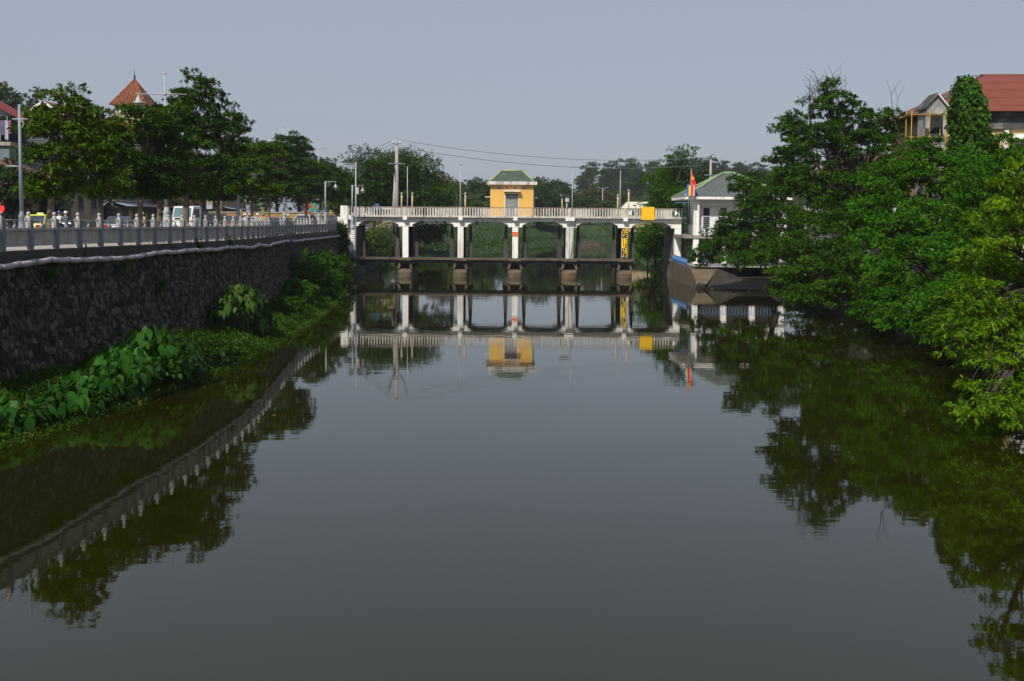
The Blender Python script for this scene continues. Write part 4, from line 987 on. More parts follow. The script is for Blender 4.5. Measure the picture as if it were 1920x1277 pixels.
def bigplant(label, mounds, n, size, seed, meshes, stems=10):
    """mounds: (x,y,z,rx,ry,rz) domes covered by overlapping, drooping leaves"""
    rnd = random.Random(seed); c = mounds[0]
    P = thing('large_leaf_plant', label, 'plant', (c[0], c[1], bank_z(c[0], c[1])), group='large leaved plants below the stone wall')
    b = Vector(P.location); tot = sum(m[3]*m[4] for m in mounds); st = MB()
    for m in mounds:
        k = int(n*m[3]*m[4]/tot)
        for i in range(k):
            u = rnd.uniform(.02,1); th = rnd.uniform(0, 2*math.pi); ph = math.acos(u)
            d = Vector((math.sin(ph)*math.cos(th), math.sin(ph)*math.sin(th), math.cos(ph)))
            f = rnd.uniform(.86,1.08)
            p = Vector((m[0]+d.x*m[3]*f, m[1]+d.y*m[4]*f, m[2]+d.z*m[5]*f))
            out = Vector((d.x+rnd.uniform(-.35,.35), d.y+rnd.uniform(-.35,.35), 0)).normalized()
            tilt = rnd.uniform(.15,1.0) + .35*math.sin(ph)
            fw = (out*math.cos(tilt) - Vector((0,0,1))*math.sin(tilt)).normalized()
            sd_ = Vector((-out.y, out.x, 0)); sd_ = (sd_ + Vector((0,0,rnd.uniform(-.35,.35)))).normalized(); up = fw.cross(sd_).normalized(); sd_ = up.cross(fw)
            s_ = size*rnd.uniform(.65,1.2)
            o = bpy.data.objects.new('leaf', meshes[rnd.randrange(4)]); COL.objects.link(o); o.parent = P
            q = p - fw*s_*.4 - b
            o.matrix_local = Matrix(((fw.x*s_, sd_.x*s_, up.x*s_, q.x), (fw.y*s_, sd_.y*s_, up.y*s_, q.y), (fw.z*s_, sd_.z*s_, up.z*s_, q.z), (0,0,0,1)))
            if i % 3 == 0:
                g0 = Vector((m[0]+rnd.uniform(-.4,.4)*m[3], m[1]+rnd.uniform(-.4,.4)*m[4], 0)); g0.z = bank_z(g0.x, g0.y)-.1
                tp, tr = limb(g0-b, q, .02, .009, rnd, 4, .1); st.tube(tp, tr, 4, cap=False)
    st.build('stems', pm('green_stem', (.06,.09,.03), .7), P)
    # inner small foliage fills the mound
    rng = np.random.default_rng(seed); Cc = []; Aa = []
    for m in mounds:
        k = int(160*m[3]*m[4]); d = unit(rng.normal(0,1,(k,3))); d[:,2] = np.abs(d[:,2]); q = np.array(m[:3]) + d*np.array(m[3:6])*rng.uniform(.35,.85,(k,1))
        Cc.append(q); Aa.append(d)
    V, T = leaves(np.concatenate(Cc)-np.array(b), np.concatenate(Aa), 4, size*.55, rng, .6, .5, .6, .06)
    put('inner_foliage', np_mesh('inner_foliage', V, T), LF_BANK, P)
    return P
def MD(px, py, Y, w_, h_, ry):
    p = at(px, py, Y); s = ppm(Y); return (p.x, p.y, p.z, w_/s, ry, h_/s)
bigplant('mound of large overlapping glossy green leaves below the stone wall', [MD(285,695,31.5,92,78,1.6), MD(225,715,29.5,74,58,1.4), MD(335,705,33,44,70,1.1)], 298, .38, 71, SET1)
bigplant('low patch of large green leaves left of the leafy mound by the water', [MD(125,760,27,80,40,1.4), MD(30,790,25,70,50,1.5), MD(-40,805,24,70,55,1.5)], 290, .36, 72, SET1)
bigplant('spreading large leaved plant joining the leafy mound and the low patch', [MD(185,735,28.3,58,48,1.2), MD(240,755,29.5,50,36,1.0)], 200, .37, 74, SET1)
bigplant('large leaved plant drooping over the water right of the leafy mound', [MD(365,700,34.5,34,44,1.1), MD(395,670,36,36,34,1.0)], 170, .34, 75, SET2)
bigplant('tall plant with broad olive leaves against the stone wall', [MD(450,575,42.5,52,40,1.3), MD(485,610,43.5,34,22,1.0), MD(420,590,41.5,30,30,1.0)], 190, .42, 73, SET2)
LF_BUSH = leafmat('wall_foot_bush_leaf', (.012,.050,.005), (.055,.150,.012), .32, .45, .9)
# leafy bushes nearer the bridge
BUSHES = 1
def bush(label, mounds, mat, seed, leaf=.16, **kw):
    c = mounds[0]; tree('bush', label, (c[0], c[1], bank_z(c[0], c[1])), mounds, mat, M_BARKD, seed, .04, **{**dict(leaf=leaf, subs=7.5, ncl=9, k=7, subr=.34, fork=.2, group='bushes below the stone wall', cat='bush', hollow=.2), **kw})
bush('dark green bush growing at the wall foot beyond the olive leaved plant', [MD(575,520,64,50,46,1.8), MD(612,515,70,44,40,1.8), MD(560,565,58,46,38,1.6), MD(600,562,64,46,36,1.6), MD(532,585,52,38,30,1.4)], LF_BUSH, 81, .2)
bush('lighter feathery bush at the water edge near the bridge', [MD(628,535,75,28,36,1.6), MD(618,575,69,32,26,1.5), MD(590,592,62,30,18,1.3), MD(635,500,82,20,26,1.3)], LF_WEED, 82, .15)
bush('leafy creeper spilling over the wall top beside the bridge', [(-16.0,89.5,4.3,1.0,1.4,.7),(-15.6,90.5,3.3,.6,1.1,.8),(-15.5,88.5,2.6,.5,.9,.8),(-15.3,91,2.0,.5,.8,.6)], LF_BANK, 83, .17)
bush('low fresh green shrub between the leafy mound and the olive leaved plant', [MD(400,655,36.5,52,34,1.2), MD(455,665,39,46,30,1.2), MD(350,655,34.5,40,28,1.1), MD(490,660,42,34,24,1.1)], LF_WEED, 85, .13)
bush('thin dry bush with bare twigs at the wall foot near the bridge', [MD(600,545,71,20,24,1.0)], LF_BG3, 84, .12, subs=2.0, k=4)
# weeds covering the bank and floating along its edge: nobody could count them
def weeds(name, label, y0, y1, dens, leaf, seed, mat, band=(0,1), hmax=.35, over=.0):
    rng = np.random.default_rng(seed); n = int(dens*(y1-y0)); Y_ = rng.uniform(y0, y1, n); t = rng.uniform(band[0], band[1], n)
    X_ = np.array([interp(LEFT_EDGE, y)+over*rng.uniform(-.3,1.0) - t_*(interp(LEFT_EDGE, y)-wall_x(y)-.6) for y, t_ in zip(Y_, t)])
    hill = .5+.5*np.sin(Y_*1.3+X_*.9)*np.sin(Y_*.53+1)
    Z_ = np.array([max(.02, bank_z(x, y)) for x, y in zip(X_, Y_)]) + rng.uniform(0, 1, n)**1.4*hmax*hill
    A = unit(np.stack([rng.normal(.25,.5,n), rng.normal(-.1,.5,n), np.full(n,.8)], 1))
    V, T = leaves(np.stack([X_,Y_,Z_],1), A, 5, leaf, rng, .75, .35, .5, .05)
    tag(stuff(put(name, np_mesh(name, V, T), mat)), label, 'weeds')
weeds('bank_weeds', 'low green weeds covering the soil bank below the wall', 14, 60, 430, .11, 91, LF_WEED, (0.0,1), .42)
weeds('far_bank_weeds', 'low weeds on the bank near the bridge', 60, 91, 160, .14, 92, LF_BANK, (0.05,1), .6)
weeds('floating_weeds', 'mat of small floating weeds along the left water edge', 14, 70, 130, .08, 93, LF_WEED, (-.0,.12), .08, .55)
# single sprigs out of the wall
rnd = random.Random(4)
for i, (y, z, s_) in enumerate(((36.8,2.9,.45),(34.2,3.85,.35),(29.6,3.75,.4),(48.5,3.8,.3),(41.2,4.3,.4),(44.8,1.9,.55),(45.5,4.35,.3))):
    p = wall_pt(y, z, .05); rng = np.random.default_rng(100+i)
    t = thing('wall_sprig', ('little green sprig rooted in the upper wall beside the pipe' if z > 3.2 else 'little green sprig rooted in the face of the stone wall'), 'plant', p, group='sprigs on the upper wall' if z > 3.2 else 'sprigs on the wall face')
    k = 26; C_ = rng.normal(0,.5,(k,3))*np.array([.3,.5,.6])*s_ + np.array([.12,0,-.05]); V, T = leaves(C_, unit(C_+np.array([.3,0,.1])), 4, .13, rng, .6, .3, .5, .03)
    put('foliage', np_mesh('foliage', V, T), LF_WEED, t)
    MB().tube([(0,0,0),(.12,0,.05),(.2,0,-.08)], .012, 4).build('stem', M_BARKD, t)
# ------------------------------------------------------------------ lamps on the riverside pavement
def bell(c, par, mat, k=1.0):
    x, y, z = c
    o = MB().lathe([(.03*k,.30*k),(.05*k,.22*k),(.10*k,.17*k),(.13*k,.05*k),(.24*k,-.02*k),(.25*k,-.05*k),(.20*k,-.05*k)], (x,y,z), 12).build('lamp_shade', mat, par)
    MB().lathe([(.14*k,-.05*k),(.13*k,-.16*k),(.06*k,-.24*k),(.01*k,-.26*k)], (x,y,z), 10).build('glass_globe', pm('frosted_globe', (.5,.5,.48), .3), o)
    MB().tube([(x,y,z+.28*k),(x,y,z+.42*k)], .02*k, 5).build('hanger', mat, o)
BASE = [(.30,0),(.30,.25),(.24,.30),(.22,.75),(.26,.80),(.20,.86),(.17,1.25),(.21,1.32),(.13,1.40),(.12,1.55)]
def tall_lamp(label, loc, h, arm=1.35, rz=0):
    t = thing('street_lamp', label, 'street lamp', loc, rz, group='tall cross arm lamps on the pavement')
    MB().lathe(BASE, n=12).build('base', M_POLE, t)
    MB().tube([(0,0,1.5),(0,0,3.2),(0,0,h)], [.10,.075,.045], 8).build('pole', M_POLE, t)
    MB().tube([(-arm,0,h-1.0),(arm*.75,0,h-1.0)], .035, 6).build('cross_arm', M_STEEL, t)
    MB().ball((0,0,h-1.0), .10, 8, 6).build('boss', M_STEEL, t)
    MB().ball((0,0,h+.06), .075, 8, 6).build('finial', M_RUST, t)
    bell((-arm+.12,0,h-1.42), t, M_STEEL, 1.25)
    return t
PZ = 4.35
def lamp_at(px, Y, topy, label, fn, **kw):
    p = at(px, topy, Y); fn(label, (p.x, Y, PZ), p.z-PZ, **kw)
lamp_at(309, 52, 140, 'tall white lamp post with cross arm beside the orange tiled tower', tall_lamp, arm=1.5)
lamp_at(532, 90, 238, 'tall lamp post whose orange finial clears the broad street tree', tall_lamp)
lamp_at(597, 112, 262, 'tall lamp post behind the white off-road car', tall_lamp)
lamp_at(661, 126, 280, 'tall lamp post standing behind the bridge end', tall_lamp)
def short_lamp(label, loc, h, arm=.95, side=1):
    t = thing('arm_lamp', label, 'street lamp', loc, 0, group='bell lamps on scrolled arms')
    MB().lathe([(r*.72, z) for r, z in BASE], n=12).build('base', M_POLE, t)
    MB().tube([(0,0,1.5),(0,0,h)], [.085,.06], 8).build('pole', M_POLE, t)
    MB().tube([(-.1*side,0,h-.06),(side*(arm+.1),0,h-.02)], .03, 6).build('arm', M_STEEL, t)
    sc_ = [(side*(.05+.32*math.cos(a)*.5+.16), 0, h-.28-.17*math.sin(a)) for a in np.linspace(-1.2, 4.2, 12)]
    MB().tube(sc_, .018, 5).build('scroll', M_STEEL, t)
    bell((side*arm,0,h-.50), t, M_STEEL, 1.0)
lamp_at(446, 62, 312, 'bell lamp on a scrolled arm standing among the motorbikes', short_lamp)
lamp_at(610, 92, 340, 'bell lamp on a scrolled arm under the last street trees', short_lamp)
lamp_at(660.5, 91.5, 347, 'bell lamp on a scrolled arm right at the bridge end', short_lamp)
# grey blue pole near the left edge
p = at(36, 196, 36); t = thing('sign_pole', 'tall blue grey pole with short cross bar left of the taxi', 'pole', (p.x, 36, PZ)); h = p.z-PZ
MB().lathe([(r*.6, z*.8) for r, z in BASE], n=12).build('base', M_FSIDE, t)
MB().tube([(0,0,1.2),(0,0,h)], [.075,.045], 8).build('pole', pm('blue_grey_pole', (.20,.24,.30), .6, .1, 3), t)
MB().tube([(-.25,0,h-.52),(.32,0,h-.52)], .03, 6).build('cross_bar', M_STEEL, t)
MB().tube([(.05,0,h-.55),(.16,0,h-.66),(.1,0,h-.8),(.03,0,h-.82)], .02, 5).build('scroll', M_STEEL, t)
MB().tube([(-.5,0,h-2.2),(0,0,h-2.2)], .03, 6).build('bracket', M_STEEL, t)
# red flag just inside the left edge
p = at(3, 385, 36); t = thing('street_flag', 'red flag with yellow mark hanging from a short pole by the blue grey pole', 'flag', (p.x-.3, 36, PZ))
MB().tube([(0,0,0),(0,0,1.5)], .02, 6).build('pole', M_STEEL, t)
MB().add([(0,0,1.45),(.36,.03,1.42),(.42,-.02,1.30),(.2,.03,.98),(0,0,.82)], [(0,1,2,3,4)]).build('cloth', M_FRED, t)
MB().add([(.08,-.03,1.25),(.2,-.03,1.27),(.16,-.03,1.12),(.08,-.03,1.1)], [(0,1,2,3)]).build('mark', M_FYEL, t)

# ------------------------------------------------------------------ vehicles
def paint(nm, c): return pm(nm, c, .3, .05, 1, coat=.5, spec=.5)
M_LAMPR = pm('red_lamp_glass', (.45,.02,.01), .2); M_LAMPW = pm('clear_lamp_glass', (.7,.7,.68), .15); M_TYRE = pm('tyre_rubber', (.025,.025,.025), .85); M_RIM = pm('alloy_rim', (.4,.4,.42), .35, metal=.8)
def car(label, loc, rz, mat, L=4.3, Wd=1.72, H=1.48, suv=False, taxi=False, cat='car', group='traffic on the riverside road'):
    """nose towards +Y of its own axes"""
    t = thing('car', label, cat, loc, rz, group); hw = Wd/2; belt = .92 if not suv else 1.08
    hood = belt-.06
    prof = [(-L/2,.32),(-L/2+.02,.75),(-L/2+.10,belt-.02),(-L*.20,belt),(L*.20,belt),(L*.42,hood-.08),(L/2-.02,hood-.28),(L/2,.40),(L/2-.1,.24),(-L/2+.1,.24)]
    MB().prism(prof, -hw, hw, axis='x').build('body', mat, t, bevel=.07)
    y0, y1 = (-L*.46, L*.27) if suv else (-L*.40, L*.26)
    ty0, ty1 = (-L*.40, L*.10) if suv else (-L*.22, L*.08)
    tw = hw*.78; zt = H-.05
    bq = [(-hw+.05,y0,belt-.01),(hw-.05,y0,belt-.01),(hw-.05,y1,belt-.01),(-hw+.05,y1,belt-.01)]; tq = [(-tw,ty0,zt),(tw,ty0,zt),(tw,ty1,zt),(-tw,ty1,zt)]
    MB().hexa(bq, tq).build('windows', M_GLASS, t)
    MB().hexa([(-tw-.02,ty0-.06,zt-.03),(tw+.02,ty0-.06,zt-.03),(tw+.02,ty1+.06,zt-.03),(-tw-.02,ty1+.06,zt-.03)], [(-tw+.1,ty0+.05,zt+.05),(tw-.1,ty0+.05,zt+.05),(tw-.1,ty1-.05,zt+.05),(-tw+.1,ty1-.05,zt+.05)]).build('roof', mat, t, bevel=.03)
    for a, b in zip(bq, tq): MB().tube([a, b], .045, 6).build('pillar', mat, t)
    for s in (-1, 1):
        m0 = (Vector(bq[1 if s > 0 else 0])+Vector(bq[2 if s > 0 else 3]))/2; m1 = (Vector(tq[1 if s > 0 else 0])+Vector(tq[2 if s > 0 else 3]))/2
        MB().tube([m0, m1], .04, 6).build('pillar', mat, t)
        MB().box(s*hw-.02 if s > 0 else -hw-.16, s*hw+.16 if s > 0 else -hw+.02, L*.20, L*.20+.1, belt+.02, belt+.16).build('mirror', mat, t)
        MB().box(s*hw*.62-.2, s*hw*.62+.2, -L/2-.02, -L/2+.06, .62, .82).build('tail_lamp', M_LAMPR, t)
        MB().box(s*hw*.66-.2, s*hw*.66+.2, L/2-.10, L/2+.015, .52, .68).build('headlamp', M_LAMPW, t)
        for yy in (-L*.30, L*.31):
            w_ = MB().tube([(s*(hw-.20),yy,.32),(s*(hw+.005),yy,.32)], .32, 14).build('wheel', M_TYRE, t)
            MB().tube([(s*(hw-.05),yy,.32),(s*(hw+.012),yy,.32)], .19, 10).build('rim', M_RIM, w_)
    MB().box(-.24,.24,-L/2-.025,-L/2-.002,.56,.70).build('number_plate', M_SIGNW, t)
    MB().box(-.24,.24,L/2+.002,L/2+.02,.36,.47).build('number_plate', M_SIGNW, t)
    if taxi: MB().hexa([(-.24,-.1,H),(.24,-.1,H),(.24,.1,H),(-.24,.1,H)],[(-.2,-.06,H+.13),(.2,-.06,H+.13),(.2,.06,H+.13),(-.2,.06,H+.13)]).build('roof_sign', paint('taxi_sign_yellow', (.75,.62,.12)), t)
    return t
def rd(px, Y, z=ROAD_Z): p = at(px, 405, Y); return (p.x, Y, z)
car('bright yellow taxi with roof sign driving away behind the railing', rd(76, 74), R(6), paint('taxi_yellow', (.62,.60,.03)), L=3.9, Wd=1.66, H=1.55, taxi=True, cat='taxi')
car('dark blue grey saloon with red tail lamps behind the railing', rd(226, 80), R(8), paint('dark_blue_paint', (.03,.04,.07)), H=1.46)
car('dark grey car just left of the white truck', rd(336, 96), R(170), paint('dark_grey_paint', (.06,.065,.07)), suv=True, H=1.65)
car('red car half hidden by the bell lamp post', rd(436, 97), R(175), paint('red_paint', (.25,.015,.02)), suv=True, H=1.62)
car('light hatchback with dark windscreen behind the motorbike riders', rd(470, 103), R(175), paint('white_paint', (.6,.6,.6)), H=1.5)
car('parked blue grey car with sloping windscreen below the broad street tree', rd(518, 96), R(168), paint('blue_grey_paint', (.10,.11,.14)), H=1.5)
car('white off-road car coming towards the camera beyond the bell lamp', rd(571, 112), R(176), paint('white_paint', (.6,.6,.6)), Wd=1.85, H=1.8, suv=True)
car('silver off-road car with blue load behind it near the bridge end', rd(612, 122), R(176), paint('silver_paint', (.35,.36,.38)), Wd=1.85, H=1.8, suv=True)
car('dark red car farthest along the riverside road', rd(640, 150), R(176), paint('dark_red_paint', (.18,.02,.02)), H=1.6, suv=True)
car('white car passing directly behind the bridge end post', rd(649, 112), R(176), paint('white_paint', (.6,.6,.6)), H=1.65, suv=True)
# small white truck with grey load bed
t = thing('truck', 'small white truck with flat cab and grey load bed behind a street tree', 'truck', rd(371, 90), R(180-14), group=None); MW = paint('truck_white', (.68,.69,.67))
MB().prism([(1.0,.55),(1.0,2.35),(1.25,2.42),(2.30,2.36),(2.55,1.45),(2.60,.55)], -.98, .98, axis='x').build('cab', MW, t, bevel=.06)
MB().hexa([(-.88,2.585,1.42),(.88,2.585,1.42),(.88,2.575,1.45),(-.88,2.575,1.45)][:0] or [(-.88,2.53,1.45),(.88,2.53,1.45),(.88,2.57,1.45),(-.88,2.57,1.45)], [(-.82,2.30,2.24),(.82,2.30,2.24),(.82,2.35,2.24),(-.82,2.35,2.24)]).build('windscreen', pm('blue_green_glass', (.10,.17,.19), .1, .2, 1.5, spec=.6), t)
for s in (-1, 1):
    MB().prism([(1.35,1.4),(1.35,2.15),(2.2,2.15),(2.42,1.4)], s*.985, s*1.0, axis='x').build('side_window', M_GLASS, t)
    m = MB().tube([(s*.98,2.3,1.9),(s*1.2,2.4,1.9)], .02, 5).build('mirror_arm', M_BLACK, t); MB().box(s*1.2-.08,s*1.2+.08,2.36,2.42,1.6,2.0).build('mirror', M_BLACK, m)
    MB().box(s*.72-.16,s*.72+.16,2.6,2.64,.78,.98).build('headlamp', M_LAMPW, t); MB().box(s*.88-.09,s*.88+.09,2.58,2.62,1.02,1.15).build('indicator', pm('orange_lamp', (.6,.2,.02), .3), t)
    for yy in (1.75, -1.9):
        w_ = MB().tube([(s*.70,yy,.38),(s*.97,yy,.38)], .38, 14).build('wheel', M_TYRE, t); MB().tube([(s*.9,yy,.38),(s*.98,yy,.38)], .2, 10).build('rim', M_RIM, w_)
MB().box(-.7,.7,2.58,2.615,1.24,1.36).build('grille', M_DARK, t); MB().box(-.95,.95,2.56,2.70,.42,.66).build('bumper', M_FSIDE, t); MB().box(-.25,.25,2.702,2.72,.48,.6).build('number_plate', M_SIGNW, t)
M_BED = pm('grey_load_bed', (.22,.23,.24), .6, .15, 2, metal=.2)
MB().box(-1.0,1.0,-3.1,.95,.75,.95).build('chassis', M_BLACK, t); MB().box(-1.05,1.05,-3.1,.9,.951,1.05).build('bed_floor', M_BED, t)
for s in (-1, 1):
    sd_ = MB().box(s*1.05-.03,s*1.05+.03,-3.1,.9,1.051,1.75).build('bed_side', M_BED, t)
    for k in range(7): MB().box(s*1.085-.02,s*1.085+.02,-3.0+k*.6,-2.92+k*.6,1.05,1.75).build('rib', M_BED, sd_)
MB().box(-1.0,1.0,.83,.89,1.051,2.2).build('headboard', M_BED, t)
# motorbikes with riders
def bike_proto(mat):
    t = thing('motorbike', '', 'motorbike', (0,0,0), 0, 'motorbikes on the riverside road')
    for yy in (-.62,.62):
        w_ = MB().tube([(-.05,yy,.29),(.05,yy,.29)], .29, 14).build('wheel', M_TYRE, t); MB().tube([(-.055,yy,.29),(.055,yy,.29)], .17, 10).build('rim', M_RIM, w_)
    MB().prism([(-.75,.60),(-.6,.74),(-.05,.72),(.12,.55),(.36,.62),(.52,.98),(.60,.95),(.55,.55),(.30,.36),(-.35,.34)], -.13, .13, axis='x').build('body', mat, t, bevel=.03)
    MB().box(-.13,.13,-.72,-.0,.74,.82).build('seat', M_BLACK, t, bevel=.03)
    MB().tube([(-.34,.42,1.06),(0,.50,1.02),(.34,.42,1.06)], .018, 6).build('handlebar', M_BLACK, t)
    MB().tube([(0,.50,1.0),(0,.64,.3)], .035, 6).build('fork', M_STEEL, t); MB().ball((0,.60,.95), .09, 8, 6).build('headlamp', M_LAMPW, t)
    MB().box(-.09,.09,-.82,-.75,.62,.72).build('tail_lamp', M_LAMPR, t)
    for s in (-1, 1):
        m = MB().tube([(s*.25,.45,1.05),(s*.33,.45,1.22)], .008, 4).build('mirror_stem', M_BLACK, t); MB().ball((s*.34,.45,1.25), .05, 8, 5, .7).build('mirror', M_BLACK, m)
    return t
def skin_body(name, pts, edges, rad, root=0):
    me = bpy.data.meshes.new(name); me.from_pydata(pts, edges, []); o = bpy.data.objects.new(name, me); COL.objects.link(o)
    sk = o.modifiers.new('skin', 'SKIN'); sk.use_smooth_shade = True; sb = o.modifiers.new('sub', 'SUBSURF'); sb.levels = 1; sb.render_levels = 1
    for v, r in zip(me.skin_vertices[0].data, rad): v.radius = r if hasattr(r, '__len__') else (r, r); v.use_root = False
    me.skin_vertices[0].data[root].use_root = True
    out = bpy.data.meshes.new_from_object(o.evaluated_get(bpy.context.evaluated_depsgraph_get())); bpy.data.objects.remove(o); return out
# seated rider: pelvis, spine, neck, head, arms to the bars, legs to the foot pegs, hands with fingers round the grips
pts = [(0,-.30,.90),(0,-.28,1.12),(0,-.24,1.32),(0,-.20,1.44),(0,-.18,1.54),(0,-.17,1.66),(0,-.165,1.74)]; rad = [(.15,.13),(.15,.11),(.17,.11),(.07,.06),(.075,.085),(.085,.10),(.05,.06)]
ed = [(i,i+1) for i in range(6)]
for s in (-1, 1):
    b0 = len(pts); pts += [(s*.20,-.22,1.36),(s*.27,.02,1.16),(s*.31,.30,1.06),(s*.32,.40,1.06)]; rad += [.062,.05,.04,.034]; ed += [(2,b0),(b0,b0+1),(b0+1,b0+2),(b0+2,b0+3)]
    for q in range(4):
        f0 = len(pts); pts += [(s*(.26+.025*q),.45,1.075),(s*(.26+.025*q),.46,1.045)]; rad += [.011,.009]; ed += [(b0+3,f0),(f0,f0+1)]
    f0 = len(pts); pts += [(s*.27,.40,1.03)]; rad += [.011]; ed += [(b0+3,f0)]
    b1 = len(pts); pts += [(s*.11,-.22,.86),(s*.19,.16,.80),(s*.18,.04,.42),(s*.18,.18,.36)]; rad += [.095,.07,.05,.045]; ed += [(0,b1),(b1,b1+1),(b1+1,b1+2),(b1+2,b1+3)]
RIDER = skin_body('body', pts, ed, rad)
M_SKIN = pm('skin_tone', (.42,.25,.16), .6)
def rider(label, bl, loc, rz, shirt, helmet, bike_c, dark=False):
    bt = bike_proto(paint('bike_%d_%d' % (bike_c[0]*100, bike_c[1]*100), bike_c)); bt.location = loc; bt.rotation_euler = (0,0,rz); bt['label'] = bl
    p = thing('person', label, 'person', loc, rz, group='riders on the road')
    me = RIDER.copy(); me.materials.clear(); me.materials.append(pm('shirt_%d_%d_%d' % tuple(int(c*100) for c in shirt), shirt, .85)); me.materials.append(M_SKIN); me.materials.append(pm('dark_trousers', (.03,.03,.04), .85))
    for pg in me.polygons:
        c = pg.center
        if c.z > 1.46 or (c.y > .2 and c.z > .95): pg.material_index = 1
        elif c.z < .92 or (c.z < 1.0 and c.y > -.1): pg.material_index = 2
    b = put('body', me, None, p)
    hm = MB().lathe([(.135,-.03),(.145,.02),(.13,.10),(.09,.155),(.02,.175)], (0,-.175,1.66), 12).build('helmet', pm('helmet_%d_%d_%d' % tuple(int(c*100) for c in helmet), helmet, .3), p)
    MB().box(-.08,.08,-.06,-.02,1.66,1.69).build('peak', M_BLACK, hm)
riders = [
 (113, 72, 4,  (.55,.55,.55), (.05,.05,.22), (.1,.1,.1), 'rider in white striped shirt and navy helmet beside the taxi', 'dark motorbike ridden beside the taxi by the white shirted rider'),
 (125, 74, 4,  (.10,.10,.11), (.7,.7,.7), (.3,.3,.3), 'rider in dark grey jacket and white helmet just behind the taxi', 'grey motorbike under the rider in the dark grey jacket'),
 (265, 84, 172, (.62,.35,.22), (.6,.5,.15), (.1,.1,.1), 'rider in orange and white top under the dense street tree', 'dark motorbike under the rider in orange and white'),
 (458, 90, 176, (.55,.55,.57), (.7,.7,.7), (.6,.6,.6), 'rider in pale shirt and white helmet right of the bell lamp', 'white motorbike right of the bell lamp'),
 (466, 96, 176, (.03,.05,.12), (.6,.5,.2), (.1,.1,.1), 'rider in navy with straw coloured helmet below the blue sign', 'dark motorbike under the rider in navy'),
 (482, 93, 176, (.4,.42,.46), (.7,.7,.72), (.5,.5,.5), 'rider in grey with white helmet in the middle of the group', 'grey motorbike in the middle of the group'),
 (493, 94, 176, (.6,.28,.05), (.08,.1,.14), (.7,.22,.02), 'rider in orange vest and dark helmet before the ochre wall', 'orange motorbike before the ochre wall'),
 (541, 100, 4, (.06,.06,.08), (.7,.45,.5), (.1,.1,.1), 'rider in dark clothes with pink helmet beside the lamp base', 'dark motorbike beside the lamp base'),
 (574, 100, 4, (.03,.05,.14), (.6,.12,.04), (.1,.1,.1), 'rider in navy with red helmet before the white off-road car', 'dark motorbike before the white off-road car'),
 (585, 101, 176, (.5,.52,.55), (.6,.6,.6), (.5,.5,.5), 'rider in pale grey beside the white off-road car', 'grey motorbike beside the white off-road car'),
 (616, 100, 4, (.62,.42,.36), (.5,.4,.4), (.1,.1,.1), 'rider in pink shirt before the silver off-road car', 'dark motorbike before the silver off-road car'),
 (636, 104, 176, (.03,.03,.04), (.5,.1,.1), (.1,.1,.1), 'rider in black with dark red helmet near the bridge end', 'dark motorbike near the bridge end'),
]
for px, Y, a, sh, he, bc, lb, bl in riders: rider(lb, bl, rd(px, Y), R(a), sh, he, bc)

